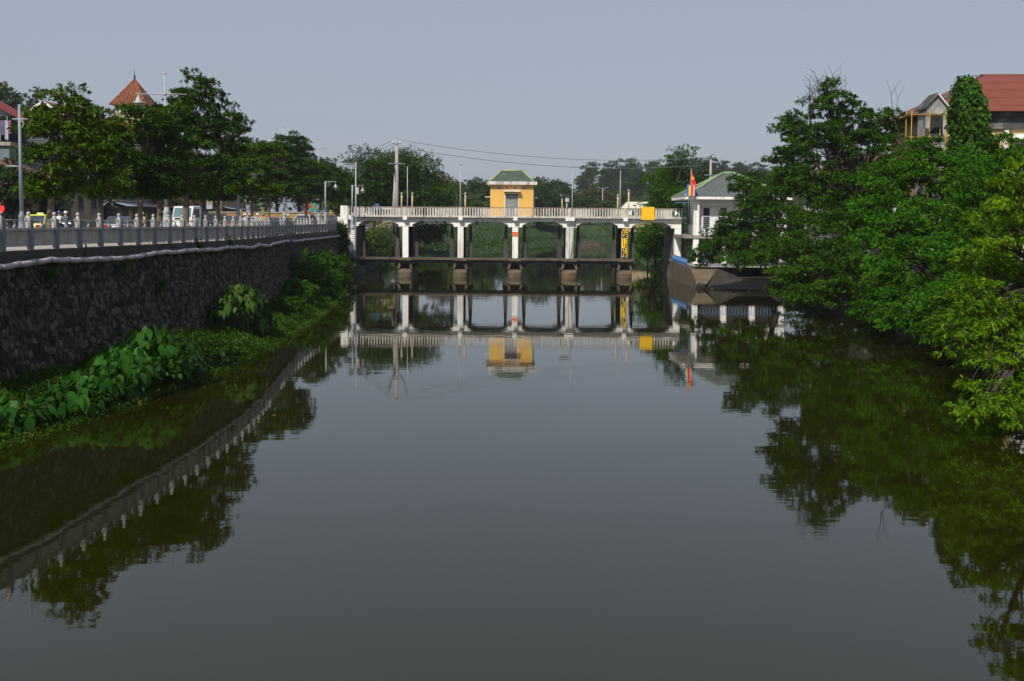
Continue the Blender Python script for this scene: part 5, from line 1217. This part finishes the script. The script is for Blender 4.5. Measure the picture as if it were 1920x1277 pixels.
# ------------------------------------------------------------------ buildings beyond the road
def house(name, label, px, Y, w_, d_, h, mat, storeys=1, roof='flat', rmat=None, ridge=2.2, bays=3, door=True, cat='house', awn=None):
    """front towards the road (river side) and towards the viewer; px = its right front corner in the view"""
    p = at(px, 405, Y); x1 = p.x
    t = thing(name, label, cat, (x1, Y, ROAD_Z))
    MB().box(-w_, 0, 0, d_, 0, h).build('wall', mat, t)
    fh = h/storeys
    for s in range(storeys):
        for b in range(bays):
            cx = -w_*(b+.5)/bays; z0 = s*fh
            isdoor = s == 0 and door and b % 2 == 0
            z1_, z2_ = (.02, min(fh-.4, 2.5)) if isdoor else (z0+fh*.35, z0+fh*.80)
            o = MB().box(cx-.62, cx+.62, -.06, -.002, z1_, z2_).build('door' if isdoor else 'window', M_FSIDE if not isdoor else M_BARKD, t)
            MB().box(cx-.52, cx+.52, -.075, -.062, z1_+.1 if not isdoor else .3, z2_-.1).build('pane', M_GLASS, o)
        for b in range(max(2, int(d_/3))):
            cy = (b+.5)*d_/max(2, int(d_/3)); z0 = s*fh
            o = MB().box(.002,.06, cy-.7, cy+.7, z0+(.02 if s == 0 and door else fh*.35), z0+fh*.8).build('window' if s or not door else 'door', M_FSIDE, t)
            MB().box(.062,.075, cy-.58, cy+.58, z0+(.25 if s == 0 and door else fh*.4), z0+fh*.75).build('pane', M_GLASS, o)
        if s: MB().box(-w_-.1, .12, -.12, d_+.1, s*fh-.1, s*fh+.08).build('floor_band', M_CONC, t)
    if roof == 'hip':
        e = [(-w_-.5,-.5,h+.002),(.5,-.5,h+.002),(.5,d_+.5,h+.002),(-w_-.5,d_+.5,h+.002)]
        k = min(w_, d_)/2+.5
        r0, r1 = ((-w_-.5+k, d_/2, h+ridge), (.5-k, d_/2, h+ridge)) if w_ >= d_ else ((-w_/2, -.5+k, h+ridge), (-w_/2, d_+.5-k, h+ridge))
        f = [(0,1,5,4),(1,2,5),(2,3,4,5),(3,0,4),(3,2,1,0)] if w_ >= d_ else [(0,1,4),(1,2,5,4),(2,3,5),(3,0,4,5),(3,2,1,0)]
        MB().add(e+[r0,r1], f).build('roof', rmat, t)
    elif roof == 'gable':                            # gable towards the viewer
        MB().prism([(-w_-.4,h-.15),(-w_/2,h+ridge),(.4,h-.15),(.4,h+.02),(-w_/2,h+ridge+.2),(-w_-.4,h+.02)], -.5, d_+.3).build('roof', rmat, t)
        MB().prism([(-w_,h+.002),(0,h+.002),(-w_/2,h+ridge-.05)], 0, d_).build('gable_wall', mat, t)
    else:
        MB().box(-w_-.2,.25,-.25,d_+.2,h,h+.3).build('parapet', M_CONC, t)
    if awn:
        MB().hexa([(-w_+.3,-1.6,2.5),(-.3,-1.6,2.5),(-.3,0,3.0),(-w_+.3,0,3.0)],[(-w_+.3,-1.6,2.56),(-.3,-1.6,2.56),(-.3,0,3.06),(-w_+.3,0,3.06)]).build('awning', awn, t)
        MB().hexa([(.003,.3,2.9),(1.5,.3,2.5),(1.5,d_-.3,2.5),(.003,d_-.3,2.9)],[(.003,.3,2.96),(1.5,.3,2.56),(1.5,d_-.3,2.56),(.003,d_-.3,2.96)]).build('awning', awn, t)
    return t
M_ROOFT = pm('orange_clay_tile', (.20,.062,.024), .85, .3, 3, .5, 10, patch=((.12,.05,.03), .6, 1)); M_REDR = pm('red_sheet_roof', (.19,.02,.022), .6, .12, 1)
M_GREYW = pm('grey_house_wall', (.11,.115,.115), .9, .15, 1, streak=((.1,.1,.09), .6, 1)); M_TEAL = pm('pale_blue_house_wall', (.12,.16,.18), .9, .12, 1); M_CREAM = pm('cream_house_wall', (.32,.25,.15), .9, .1, 1, streak=((.3,.23,.14), .5, 1))
M_OCHD = pm('ochre_shop_wall', (.32,.21,.055), .9, .12, 1, streak=((.25,.17,.06), .5, 1))
M_AWN = pm('pale_blue_awning', (.26,.29,.36), .8); M_AWNR = pm('striped_red_awning', (.45,.16,.12), .8)
# corrugated gable house with washing
hs = house('gable_house', 'house with red roof and washing on its balcony at the left edge', 20, 84, 9, 9, 7.3, M_TEAL, 2, 'flat', None, cat='house')
zb = 7.6
MB().prism([(-9.2,zb+2.2),(.6,zb+2.2),(-4.3,zb+4.9)], .3, .5).build('gable_sheet', pm('grey_corrugated_sheet', (.24,.25,.26), .6, .1, 3), hs)
MB().prism([(-4.3,zb+4.9),(1.5,zb+1.7),(1.5,zb+1.95),(-4.3,zb+5.25)], -.5, 1.5).build('roof', M_REDR, hs); MB().prism([(-4.3,zb+4.9),(-4.3,zb+5.25),(-9.6,zb+2.2),(-9.6,zb+1.95)], -.5, 1.5).build('roof', M_REDR, hs)
for x in (-9,-6,-3,-.1): MB().tube([(x,0,zb-.2),(x,0,zb+2.2)], .05, 6).build('balcony_post', M_FSIDE, hs)
MB().box(-9,-.1,3,3.2,zb-.2,zb+2.2).build('back_wall', M_DARK, hs)
MB().tube([(-9,-.1,zb+1.8),(0,-.1,zb+1.8)], .015, 4).build('clothes_line', M_STEEL, hs)
rnd = random.Random(12)
for k, (x, c, L_) in enumerate(((-2.3,(.5,.5,.5),1.0),(-1.9,(.62,.30,.02),1.1),(-1.45,(.55,.55,.6),1.0),(-.95,(.25,.22,.25),1.7),(-.6,(.12,.10,.2),1.2),(-.3,(.3,.35,.45),1.6),(-.05,(.3,.06,.1),1.1),(-2.8,(.3,.3,.35),1.2),(-3.3,(.4,.1,.1),1.0))):
    lp = Vector(hs.location)
    cl = thing('hung_garment', '%s garment on the balcony washing line' % ('white','orange','pale lilac','long grey','dark purple','pale blue','crimson','slate grey','brick red')[k], 'garment', (lp.x+x, lp.y-.1, lp.z+zb+1.8), group='washing on the balcony line')
    hanging(0, -L_, .32, pm('garment_%d' % k, c, .9), 'fabric', cl, amp=.04)
house('tiled_house', 'low old house with brown tiled roof behind the blue grey pole', 62, 78, 8, 8, 3.6, M_CREAM, 1, 'hip', M_TILE, 2.6, 3)
hs = house('white_gable_house', 'dark house with white trimmed gable and orange tiles behind the slim street tree', 120, 104, 3.4, 8, 11.9, pm('dark_grey_house_wall', (.09,.095,.10), .9, .2, 1), 3, 'gable', M_ROOFT, 1.2, 2)
for s in (-1, 1): MB().hexa([(-1.7,-.62,13.05),(-1.7+s*2.1,-.62,11.75),(-1.7+s*2.1,-.52,11.75),(-1.7,-.52,13.05)],[(-1.7,-.62,13.32),(-1.7+s*2.1,-.62,12.0),(-1.7+s*2.1,-.52,12.0),(-1.7,-.52,13.32)]).build('barge_board', M_WHITE2, hs)
MB().box(-3.3,-.1,-.6,-.5,11.6,12.0).build('fascia', M_WHITE2, hs)
hs = house('arched_gate_house', 'cream gatehouse with dark arched doorway behind the taxi', 138, 94, 5.5, 6, 4.6, M_CREAM, 1, 'flat', None, bays=1, door=False)
arc = [(-3.9,.02),(-2.1,.02),(-2.1,2.0)]+[(-3.0+.9*math.cos(a), 2.0+.9*math.sin(a)) for a in np.linspace(.3,math.pi-.3,6)]+[(-3.9,2.0)]
MB().prism(arc, -.1, -.08).build('arched_doorway', M_DARK, hs)
MB().box(-5.5,0,-.3,-.02,3.6,3.9).build('red_banner', M_RED, hs)
house('shop', 'dark shop with pale blue awning behind the rounded street tree', 212, 104, 8, 9, 6.2, M_GREYW, 2, 'flat', None, awn=M_AWN, cat='shop')
house('shop', 'ochre yellow shop with dark openings beside the tall lamp post', 345, 122, 14, 9, 4.2, M_OCHD, 1, 'flat', None, bays=5, cat='shop')
house('shop', 'grey two storey shop house with brick red awning behind the dense street tree', 262, 112, 7, 9, 7.4, M_GREYW, 2, 'flat', None, awn=M_AWNR, cat='shop')
house('shop', 'cream shop front behind the white truck', 415, 138, 12, 10, 5.4, M_CREAM, 2, 'flat', None, bays=4, awn=M_AWN, cat='shop')
house('town_house', 'tall dark town house behind the street trees', 330, 140, 14, 10, 9.5, M_GREYW, 3, 'hip', M_ROOFT, 2.2, 4)
# ochre yard wall with posts
p = at(480, 405, 128); t = thing('yard_wall', 'long ochre yard wall with pale coping behind the motorbikes', 'wall', (p.x, 128, ROAD_Z))
MB().box(-14,10,0,.3,0,2.0).build('wall', M_OCHD, t); MB().box(-14.1,10.1,-.08,.38,2.0,2.16).build('coping', M_CONC, t)
for k in range(9): MB().box(-13.8+k*2.9,-13.4+k*2.9,-.1,-.003,0,2.4).build('post', M_OCHD, t)
MB().box(-1.2,2.6,-.06,-.003,.5,1.7).build('poster', pm('orange_red_poster', (.45,.14,.05), .8, .4, 1.5), t)
# tower with orange tiles
p0 = at(207, 196, 130); p1 = at(272, 196, 130); pz = at(240, 149, 132.5)
T = thing('tiled_tower', 'square tower with steep orange tiled roof and finial', 'tower', ((p0.x+p1.x)/2, 132.5, ROAD_Z)); ez = p0.z-ROAD_Z; hw = (p1.x-p0.x)/2
MB().box(-hw*.82,hw*.82,-hw*.82,hw*.82,0,ez-.95).build('wall', M_CREAM, T)
MB().box(-hw*.76,hw*.76,-hw*.76,hw*.76,ez-.948,ez-.02).build('lantern_core', M_FSIDE, T)
for k in range(8): x = -hw*.8+k*hw*1.6/7; MB().box(x-.08,x+.08,-hw*.82,-hw*.765,ez-.95,ez-.02).build('mullion', M_WHITE2, T)
ap_ = (0,0,pz.z-ROAD_Z); e = [(-hw-.15,-hw-.15,ez),(hw+.15,-hw-.15,ez),(hw+.15,hw+.15,ez),(-hw-.15,hw+.15,ez)]
rf = MB().add(e+[ap_], [(0,1,4),(1,2,4),(2,3,4),(3,0,4),(3,2,1,0)]).build('roof', M_ROOFT, T)
for k in range(13):                                   # tile rows on the front slope
    u = -hw+(k+.5)*2*hw/13; t1 = 1-abs(u)/(hw+.15); MB().tube([(u,-hw-.17,ez+.03),(u,(-hw-.17)*(1-t1),ez+(ap_[2]-ez)*t1+.03)], .09, 5).build('tile_row', M_ROOFT, rf)
for a in e: MB().tube([Vector(a)+Vector((0,0,.03)), ap_], .12, 6).build('hip_ridge', M_ROOFT, rf)
MB().lathe([(.14,0),(.10,.3),(.16,.4),(.05,.6),(.02,1.3)], ap_, 8).build('finial', M_BARKD, T)
house('town_house', 'low red roofed house below the tiled tower', 268, 128, 12, 8, 12.2, M_GREYW, 3, 'hip', M_ROOFT, 2.2, 3)
# green signboard, blue tarpaulin stack and red posters near the bridge end
p = at(588, 385, 116); t = thing('signboard', 'green signboard with red markings on posts beyond the white off-road car', 'sign', (p.x, 116, PZ-.1))
MB().box(-.5,.35,-.03,.03,1.9,2.9).build('board', pm('green_board', (.05,.22,.12), .6), t); MB().box(-.35,.1,-.04,-.031,2.35,2.5).build('marking', M_RED, t)
for x in (-.4,.25): MB().tube([(x,.05,0),(x,.05,2.9)], .04, 6).build('post', M_STEEL, t)
p = at(577, 385, 114); t = thing('poster_rack', 'tall rack of red posters beside the green signboard', 'sign', (p.x, 114, PZ-.1))
for k, (x, z) in enumerate(((-.3,2.8),(.2,2.6),(-.3,1.9),(.2,1.6))): MB().box(x-.15,x+.15,-.03,.03,z-.3,z+.3).build('poster', pm('faded_red_poster', (.28,.04,.035), .8, .4, 3), t)
for x in (-.3,.2): MB().tube([(x,.05,0),(x,.05,3.3)], .03, 6).build('post', M_STEEL, t)
p = at(600, 400, 134); t = thing('covered_load', 'blue tarpaulin covered load behind the silver off-road car', 'tarpaulin', (p.x, 134, ROAD_Z)); MB().hexa([(-1.1,0,.0),(1.1,0,.0),(1.1,2.5,.0),(-1.1,2.5,.0)],[(-1.0,.1,2.3),(.9,.1,2.5),(.9,2.3,2.5),(-1.0,2.3,2.3)]).build('tarpaulin', M_BLUE, t, bevel=.1); MB().box(-1.15,1.15,-.05,2.55,.0,.5).build('pallet', M_BARKD, t)
# ------------------------------------------------------------------ utility poles and wires
def conc_pole(label, px, topy, Y, zb, r=.17):
    p = at(px, topy, Y); t = thing('utility_pole', label, 'utility pole', (p.x, Y, zb), group='concrete utility poles'); h = p.z-zb
    M_CP = pm('pale_concrete_pole', (.30,.29,.27), .9, .12, 2)
    MB().tube([(0,0,-.3),(0,0,h)], [r*1.25,r*.8], 8).build('pole', M_CP, t)
    for z, a in ((h-.4,.45),(h-2.4,.8)): MB().box(-a,a,-.2,-.1,z-.05,z+.05).build('cross_arm', M_FSIDE, t)
    for x in (-.35,.35): MB().lathe([(.05,h-.35),(.07,h-.25),(.04,h-.1)], (x,-.15,0), 7).build('insulator', M_WHITE2, t)
    return t, h
u1, h1 = conc_pole('paired concrete utility pole rising behind the bridge beside dark trees', 744, 262, 101, ROAD_Z, .19)
MB().tube([(-.42,.1,0),(-.1,.1,h1*.72)], [.2,.14], 8).build('strut_pole', pm('pale_concrete_pole', (.30,.29,.27)), u1)
for q in range(3): MB().tube([(-.75-.06*q,-.2,h1-1.0-.2*q),(-.5,-.2,h1-2.1),(-.25+.05*q,-.2,h1-2.9),(-.12,-.2,h1-4.2)], .025, 5).build('cable', M_BLACK, u1)
for q in range(2): MB().tube([(1.0+.15*q,-.2,h1-.75),(.8+.12*q,-.2,h1-1.9),(.3,-.2,h1-3.0)], .022, 5).build('cable', M_BLACK, u1)
MB().tube([(-1.0,-.2,h1-1.9),(-.95,-.2,h1-1.4),(-.6,-.2,h1-1.3),(-.55,-.2,h1-1.8),(-.75,-.2,h1-2.3),(-1.0,-.2,h1-1.9)], .02, 5).build('cable_loop', M_BLACK, u1)
u2, h2 = conc_pole('concrete utility pole behind the roof of the white house', 1333, 290, 118, 3.5, .15)
for q in range(3): MB().tube([(-.9,-.2,h2-.9-.3*q),(-.6,-.2,h2-.3-.2*q),(.3,-.2,h2+.05),(.95,-.2,h2-1.0-.2*q),(.8,-.2,h2-2.4)], .022, 5).build('cable', M_BLACK, u2)
def wire(label, a, b, sag, r=.02):
    a, b = Vector(a), Vector(b); n = 24; pts = [a.lerp(b, i/n) - Vector((0,0,sag*4*(i/n)*(1-i/n))) for i in range(n+1)]
    o = MB().tube([p-a for p in pts], r, 4).build('overhead_wire', M_FSIDE); o.location = a; tag(o, label, 'wire', 'overhead wires')
A1 = Vector(u1.location)+Vector((.4,-.15,h1-.05)); A2 = Vector(u1.location)+Vector((.45,-.15,h1-.75)); C1 = Vector(u2.location)+Vector((-.8,-.15,h2-.35)); C2 = Vector(u2.location)+Vector((-.8,-.15,h2-1.2))
wire('upper overhead wire spanning the river between the utility poles', A1, C1, 1.0, .026); wire('lower overhead wire spanning the river between the utility poles', A2, C2, 1.1, .03)
for k, (dz, e) in enumerate(((0, at(560,316,150)), (-.35, at(560,322,150)), (-.75, at(560,330,150)))):
    wire(('topmost','middle','lowest')[k]+' overhead wire running from the paired pole over the street trees', Vector(u1.location)+Vector((-.4,-.15,h1-.05+dz)), e, .8, .025)
# steel lamp mast at the left bridge end with conduit
p = at(667, 306, 91.2); t = thing('steel_mast', 'thin steel mast with small box at the ladder end of the bridge', 'mast', (p.x, 91.2, 1.2)); h = p.z-1.2
MB().tube([(0,0,0),(0,0,h)], .06, 7).build('pole', M_POLE, t); MB().box(.07,.27,-.1,.1,h-2.8,h-2.2).build('box', pm('cream_box', (.5,.45,.36), .7), t); MB().box(-.08,.08,-.05,.05,h,h+.06).build('cap', M_RUST, t)
MB().tube([(0,0,h-.1),(-.8,0,h-.05),(-1.4,0,h-.25),(-1.55,0,h-.05)], .03, 5).build('arm', M_POLE, t)
# twin-arm street light far behind the bridge
p = at(1130, 353, 262); t = thing('twin_street_light', 'distant twin arm street light in front of the wooded hill', 'street lamp', (p.x, 262, 3.4)); h = p.z-3.4
MB().tube([(0,0,-.5),(0,0,h)], [.14,.09], 6).build('pole', M_POLE, t)
for s in (-1, 1): MB().tube([(0,0,h-.3),(s*.7,0,h+.1),(s*1.3,0,h+.2)], .06, 5).build('arm', M_POLE, t); MB().box(s*1.2-.35,s*1.2+.35,-.15,.15,h+.2,h+.32).build('lamp_head', M_STEEL, t)
# low white building behind the parapet on the right
p = at(1198, 395, 170); t = thing('white_shed', 'low cream white building with sloping roof behind the yellow board', 'building', (p.x, 170, 3.4))
q = at(1193, 378, 170); h = q.z-3.4
MB().box(-2.2,2.2,0,6,0,h-1.3).build('wall', M_CREAM, t); MB().hexa([(-2.8,-.5,h-1.3),(1.9,-.5,h-1.3),(1.9,6.5,h-1.3),(-2.8,6.5,h-1.3)],[(-1.7,2.8,h),(1.9,2.8,h),(1.9,3.2,h),(-1.7,3.2,h)]).build('roof', pm('cream_sheet_roof', (.58,.53,.46), .7), t)
MB().box(1.0,2.4,-.45,-.05,h-2.0,h-1.35).build('red_door', M_RED, t)
# far low red roof and blue sign behind the bridge, left
p = at(722, 388, 125); t = thing('kiosk', 'small blue and cream kiosk below the dark tree behind the bridge', 'kiosk', (p.x, 125, ROAD_Z)); h = 2.6
MB().box(-1.2,1.2,0,2,0,h).build('wall', M_CREAM, t); MB().box(-1.5,1.5,-.6,2.2,h,h+.18).build('roof', M_WHITE2, t); MB().prism([(-1.6,h-.1),(-.6,h-.1),(-.6,h+.6),(-1.2,h+.7),(-1.7,h+.3)], -.7, -.65).build('sign', M_BLUE, t)
# railing pipe on the far wall seen through the first span
p = thing('far_wall', 'dark stone wall with pale pipe beyond the first bridge span', 'wall', (-16.1, 100, 0))
MB().box(-.4,0,0,24,-.5,4.1).build('wall', M_STONE, p); MB().tube([(.12,0,4.0),(.12,12,4.0),(.12,24,3.95)], .14, 8).build('pipe', M_PIPE, p)

# ------------------------------------------------------------------ trees beyond the bridge
def far_tree(label, px, topy, Y, wpx, mat, seed, zb=None, shape='round', group='trees beyond the bridge', leaf=None, bark=M_BARKD, **kw):
    top = at(px, topy, Y); s = ppm(Y); w_ = wpx/s; zb = land(top.x, Y) if zb is None else zb; H = top.z-zb; rnd = random.Random(seed); lo = []
    for k in range({'round':7,'tall':8,'low':5}[shape]):
        f = rnd.uniform(.3,.85) if k else .82
        ww = w_*rnd.uniform(.3,.48)
        lo.append((top.x+rnd.uniform(-1,1)*w_*.5*(1.15-f), Y+rnd.uniform(-.5,.5)*w_, zb+H*f, ww, ww, min(H*.24, ww*1.0)))
    return tree('distant_tree', label, (top.x, Y, zb), lo, mat, bark, seed, .025*H, leaf=leaf or max(.26, 5.0/s), subs=kw.pop('subs',1.1), ncl=kw.pop('ncl',8), k=kw.pop('k',6), subr=kw.pop('subr', .11*w_+.35), fork=.35, group=group, **kw)
far_tree('large dark tree left of the paired utility pole', 705, 286, 128, 120, LF_ST, 201, ROAD_Z, leaf=.34, subs=1.6)
far_tree('large dark tree right of the paired utility pole', 770, 293, 132, 110, LF_ST, 202, ROAD_Z, leaf=.34, subs=1.6)
far_tree('dark tree between street trees and bridge end', 655, 335, 140, 70, LF_ST, 203, ROAD_Z, leaf=.34)
far_tree('brown grey thinly leaved tree behind the first capped post', 835, 334, 265, 60, LF_BG3, 204, bark=M_TWIG, k=4)
far_tree('green tree behind the pole left of the pump house', 850, 352, 250, 70, LF_BG2, 205)
far_tree('dull green tree touching the left eave of the pump house', 895, 345, 260, 56, LF_BG, 206)
far_tree('fresh green bush behind the parapet left of the pump house', 835, 372, 240, 70, LF_BG2, 207, shape='low')
far_tree('low green tree beside the pump house wall', 905, 368, 235, 46, LF_BG2, 208, shape='low')
far_tree('sparse grey twigged tree right of the pump house', 1015, 338, 245, 60, LF_BG, 209, bark=M_TWIG, k=4, subs=.8)
far_tree('dark tree behind the right wall of the pump house', 1020, 366, 240, 56, LF_BG, 210)
far_tree('olive yellow tree before the wooded hill', 1105, 362, 285, 70, LF_BG3, 211)
far_tree('round dark green tree behind the tall hooked pole', 1090, 372, 270, 70, LF_BG, 212, shape='low')
far_tree('light green round tree beside the twin street light', 1136, 376, 262, 34, LF_BG2, 213, shape='low')
far_tree('grey green tree in the gap below the wires', 1050, 352, 300, 60, LF_BG, 214)
far_tree('tall creeper hung tree behind the end of the bridge', 1268, 264, 120, 66, LF_A, 215, 3.4, 'tall', leaf=.3, subs=2.0)
far_tree('broad dark tree below the creeper hung tree', 1245, 322, 122, 70, LF_A, 216, 3.4, leaf=.32, subs=1.7)
far_tree('dark tree between flag and utility pole', 1325, 312, 128, 60, LF_BG, 217, 3.4, leaf=.32, subs=1.6)
far_tree('mid green tree behind the flag and banners', 1290, 348, 112, 70, LF_A, 218, 3.4, leaf=.3, subs=1.6)
far_tree('overgrown bush on the right bank seen through the last span', 1230, 425, 106, 80, LF_A, 219, .8, 'low', leaf=.26, subs=2.2)
far_tree('second overgrown bush at the water behind the gauge pillar', 1215, 448, 112, 60, LF_C, 220, .4, 'low', leaf=.26, subs=2.2)
far_tree('leafy bush behind the right abutment', 1262, 410, 103, 60, LF_A, 221, 1.6, 'low', leaf=.26, subs=2.2)
far_tree('shrub with yellow green leaves seen through the first span', 712, 425, 106, 90, LF_BG2, 222, .6, 'low', leaf=.26, subs=1.6, k=5)
far_tree('twiggy brown shrub seen through the second span', 800, 424, 140, 70, LF_BG, 223, shape='low', bark=M_TWIG)
far_tree('pale green tree behind the roof of the white house', 1400, 325, 200, 60, LF_BG2, 224, 3.4)
far_tree('dark tree glimpsed right of the white house roof', 1450, 330, 170, 80, LF_BG, 225, 3.4)
for i, (px, ty, Y, w_) in enumerate(((560,285,170,70),(600,300,180,60),(520,275,165,60),(475,262,150,60),(455,250,160,40),(640,318,190,60),(130,225,120,60),(230,250,118,70),(20,300,77,70),(5,320,76,60),(60,335,79,80),(300,250,125,60),(400,260,130,80),(110,330,100,70),(160,320,104,70),(225,315,112,70),(280,325,118,60),(420,330,150,60),(350,320,140,60))):
    far_tree(('dark background tree behind the row of street trees'), px, ty, Y, w_, LF_BG, 240+i, ROAD_Z, group='background trees behind the street row', leaf=.36, subs=1.0)
# low marsh growth on the banks beyond the bridge
LF_MARSH = leafmat('marsh_leaf', (.014,.044,.005), (.045,.10,.011), .3, .5, .15)
rng = np.random.default_rng(77); P_ = []
while len(P_) < 9000:
    y = rng.uniform(100, 262); x = rng.uniform(-17, 60); z = land(x, y)
    if -.2 < z < 3.6: P_.append((x, y, max(z, 0)+rng.uniform(0,.5)*(.5+.5*math.sin(x*.7+y*.4))))
P_ = np.array(P_); V, T = leaves(P_, np.tile([0,0,1.0],(len(P_),1)), 4, .42, rng, .7, .1, .35, .2)
tag(stuff(put('marsh_plants', np_mesh('marsh_plants', V, T), LF_MARSH)), 'low marsh plants on the green banks beyond the bridge', 'marsh plants')
p = at(1110, 448, 205); t = thing('earth_heap', 'brown heap of earth on the bank seen through the fourth span', 'heap', (p.x, 205, .05))
hv = []; hn = 16
for r_, z in ((2.0,-.3),(1.6,.35),(1.0,.7),(.4,.85)): hv += [(r_*1.4*math.cos(2*math.pi*k/hn)*rnd.uniform(.9,1.1), r_*math.sin(2*math.pi*k/hn), z*rnd.uniform(.6,1.3)) for k in range(hn)]
MB().add(hv, [(i*hn+k, i*hn+(k+1) % hn, (i+1)*hn+(k+1) % hn, (i+1)*hn+k) for i in range(3) for k in range(hn)] + [tuple(range(3*hn, 4*hn))]).build('earth', pm('brown_earth', (.042,.032,.02), .95, .4, 2, .5, 6), t)
# wooded hills: copies of a few trees
protos = []
for i, (mat, w_, h_) in enumerate(((LF_BG,4.2,10),(LF_BG2,4.0,9),(LF_BG,3.4,12))):
    rnd = random.Random(300+i)
    lo = [(rnd.uniform(-1,1)*w_*.45, rnd.uniform(-1,1)*w_*.45, h_*f, w_*rnd.uniform(.45,.62), w_*.55, h_*.15) for f in (.40,.52,.64,.76,.86)]
    protos.append(proto(tree('hill_tree', 'tree of the wood on the hill', (0,0,0), lo, mat, M_BARKD, 310+i, .2, leaf=.75, subs=.55, ncl=7, k=5, subr=1.0, group='hill')))
used = set()
def wood(n, cx, cy, sx, sy, label, group, seed, zmin=6.0, smin=.8):
    rnd = random.Random(seed); k = 0; tries = 0
    while k < n and tries < 6000:
        tries += 1
        x = cx+rnd.gauss(0,sx); y = cy+rnd.gauss(0,sy); z = land(x, y)
        if z < zmin: continue
        i = rnd.randrange(3)
        if i in used: o = dup(protos[i], None, (x,y,z-.4), rnd.uniform(0,6.28), label, rnd.uniform(smin,1.25))
        else:
            used.add(i); o = protos[i]; o.location = (x,y,z-.4); o['label'] = label
        o['group'] = group; o['category'] = 'tree'; k += 1
wood(130, 75, 440, 45, 35, 'one of the dark trees covering the distant wooded hill behind the sluice bridge', 'trees of the wooded hill behind the bridge', 1, 7)
wood(70, 185, 425, 50, 32, 'one of the hazy trees on the ridge beyond the white house', 'trees of the ridge beyond the white house', 2, 7)
wood(60, -106, 186, 22, 20, 'one of the trees covering the hill above the left houses', 'trees of the hill above the left houses', 3, 8, .7)
wood(70, -20, 330, 60, 25, 'one of the low trees lining the far land behind the pump house', 'trees lining the far land', 4, 2.5, .7)

# a few leaves and twigs floating on the water
rnd = random.Random(8)
fm = [pm('floating_dead_leaf', (.30,.14,.04), .8), pm('floating_green_leaf', (.08,.12,.03), .7), pm('floating_straw', (.3,.25,.15), .8)]
fl_spots = ((-14.6+4.2,19.0,0,'small orange brown leaf floating below the left bank'),(-6.5,27,0,'brown leaf floating off the leafy mound'),(9.8,24.5,2,'pale straw floating near the overhanging tree'),(11.5,30,0,'brown leaf floating under the overhanging boughs'),(-9.2,36,2,'pale straw floating beside the weed mat'),(5.0,47,1,'green leaf floating midway to the bridge'),(-8.6,24.0,2,'bent straw floating in the wall reflection'))
for x, y, k, lb in fl_spots:
    a = rnd.uniform(0,6.28); L_ = rnd.uniform(.08,.16); w_ = L_*(.42 if k < 2 else .08)
    o = MB().add([(L_*math.cos(q)*(.5), w_*math.sin(q)*(.5), .006+.012*abs(math.cos(q))) for q in np.linspace(0,2*math.pi,9)[:-1]]+[(0,0,.004)], [(i_,(i_+1) % 8,8) for i_ in range(8)]).build('floating_leaf' if k < 2 else 'floating_straw', fm[k]); o.location = (x,y,.004); o.rotation_euler = (0,0,a); tag(o, lb, 'leaf' if k < 2 else 'straw', 'litter floating on the river')
# ------------------------------------------------------------------ hazy air
hz = MB().box(-345, 445, -30, 905, -2.5, 52).build('haze', None)
hm = bpy.data.materials.new('haze_air'); hm.use_nodes = True; N = hm.node_tree.nodes; N.remove(N['Principled BSDF'])
pv = N.new('ShaderNodeVolumePrincipled'); pv.inputs['Density'].default_value = HAZE; pv.inputs['Color'].default_value = (.82,.88,.95,1); pv.inputs['Anisotropy'].default_value = 0.0
hm.node_tree.links.new(pv.outputs[0], N['Material Output'].inputs['Volume'])
hz.data.materials.append(hm); tag(stuff(hz), 'thin haze in the air over the river', 'haze')
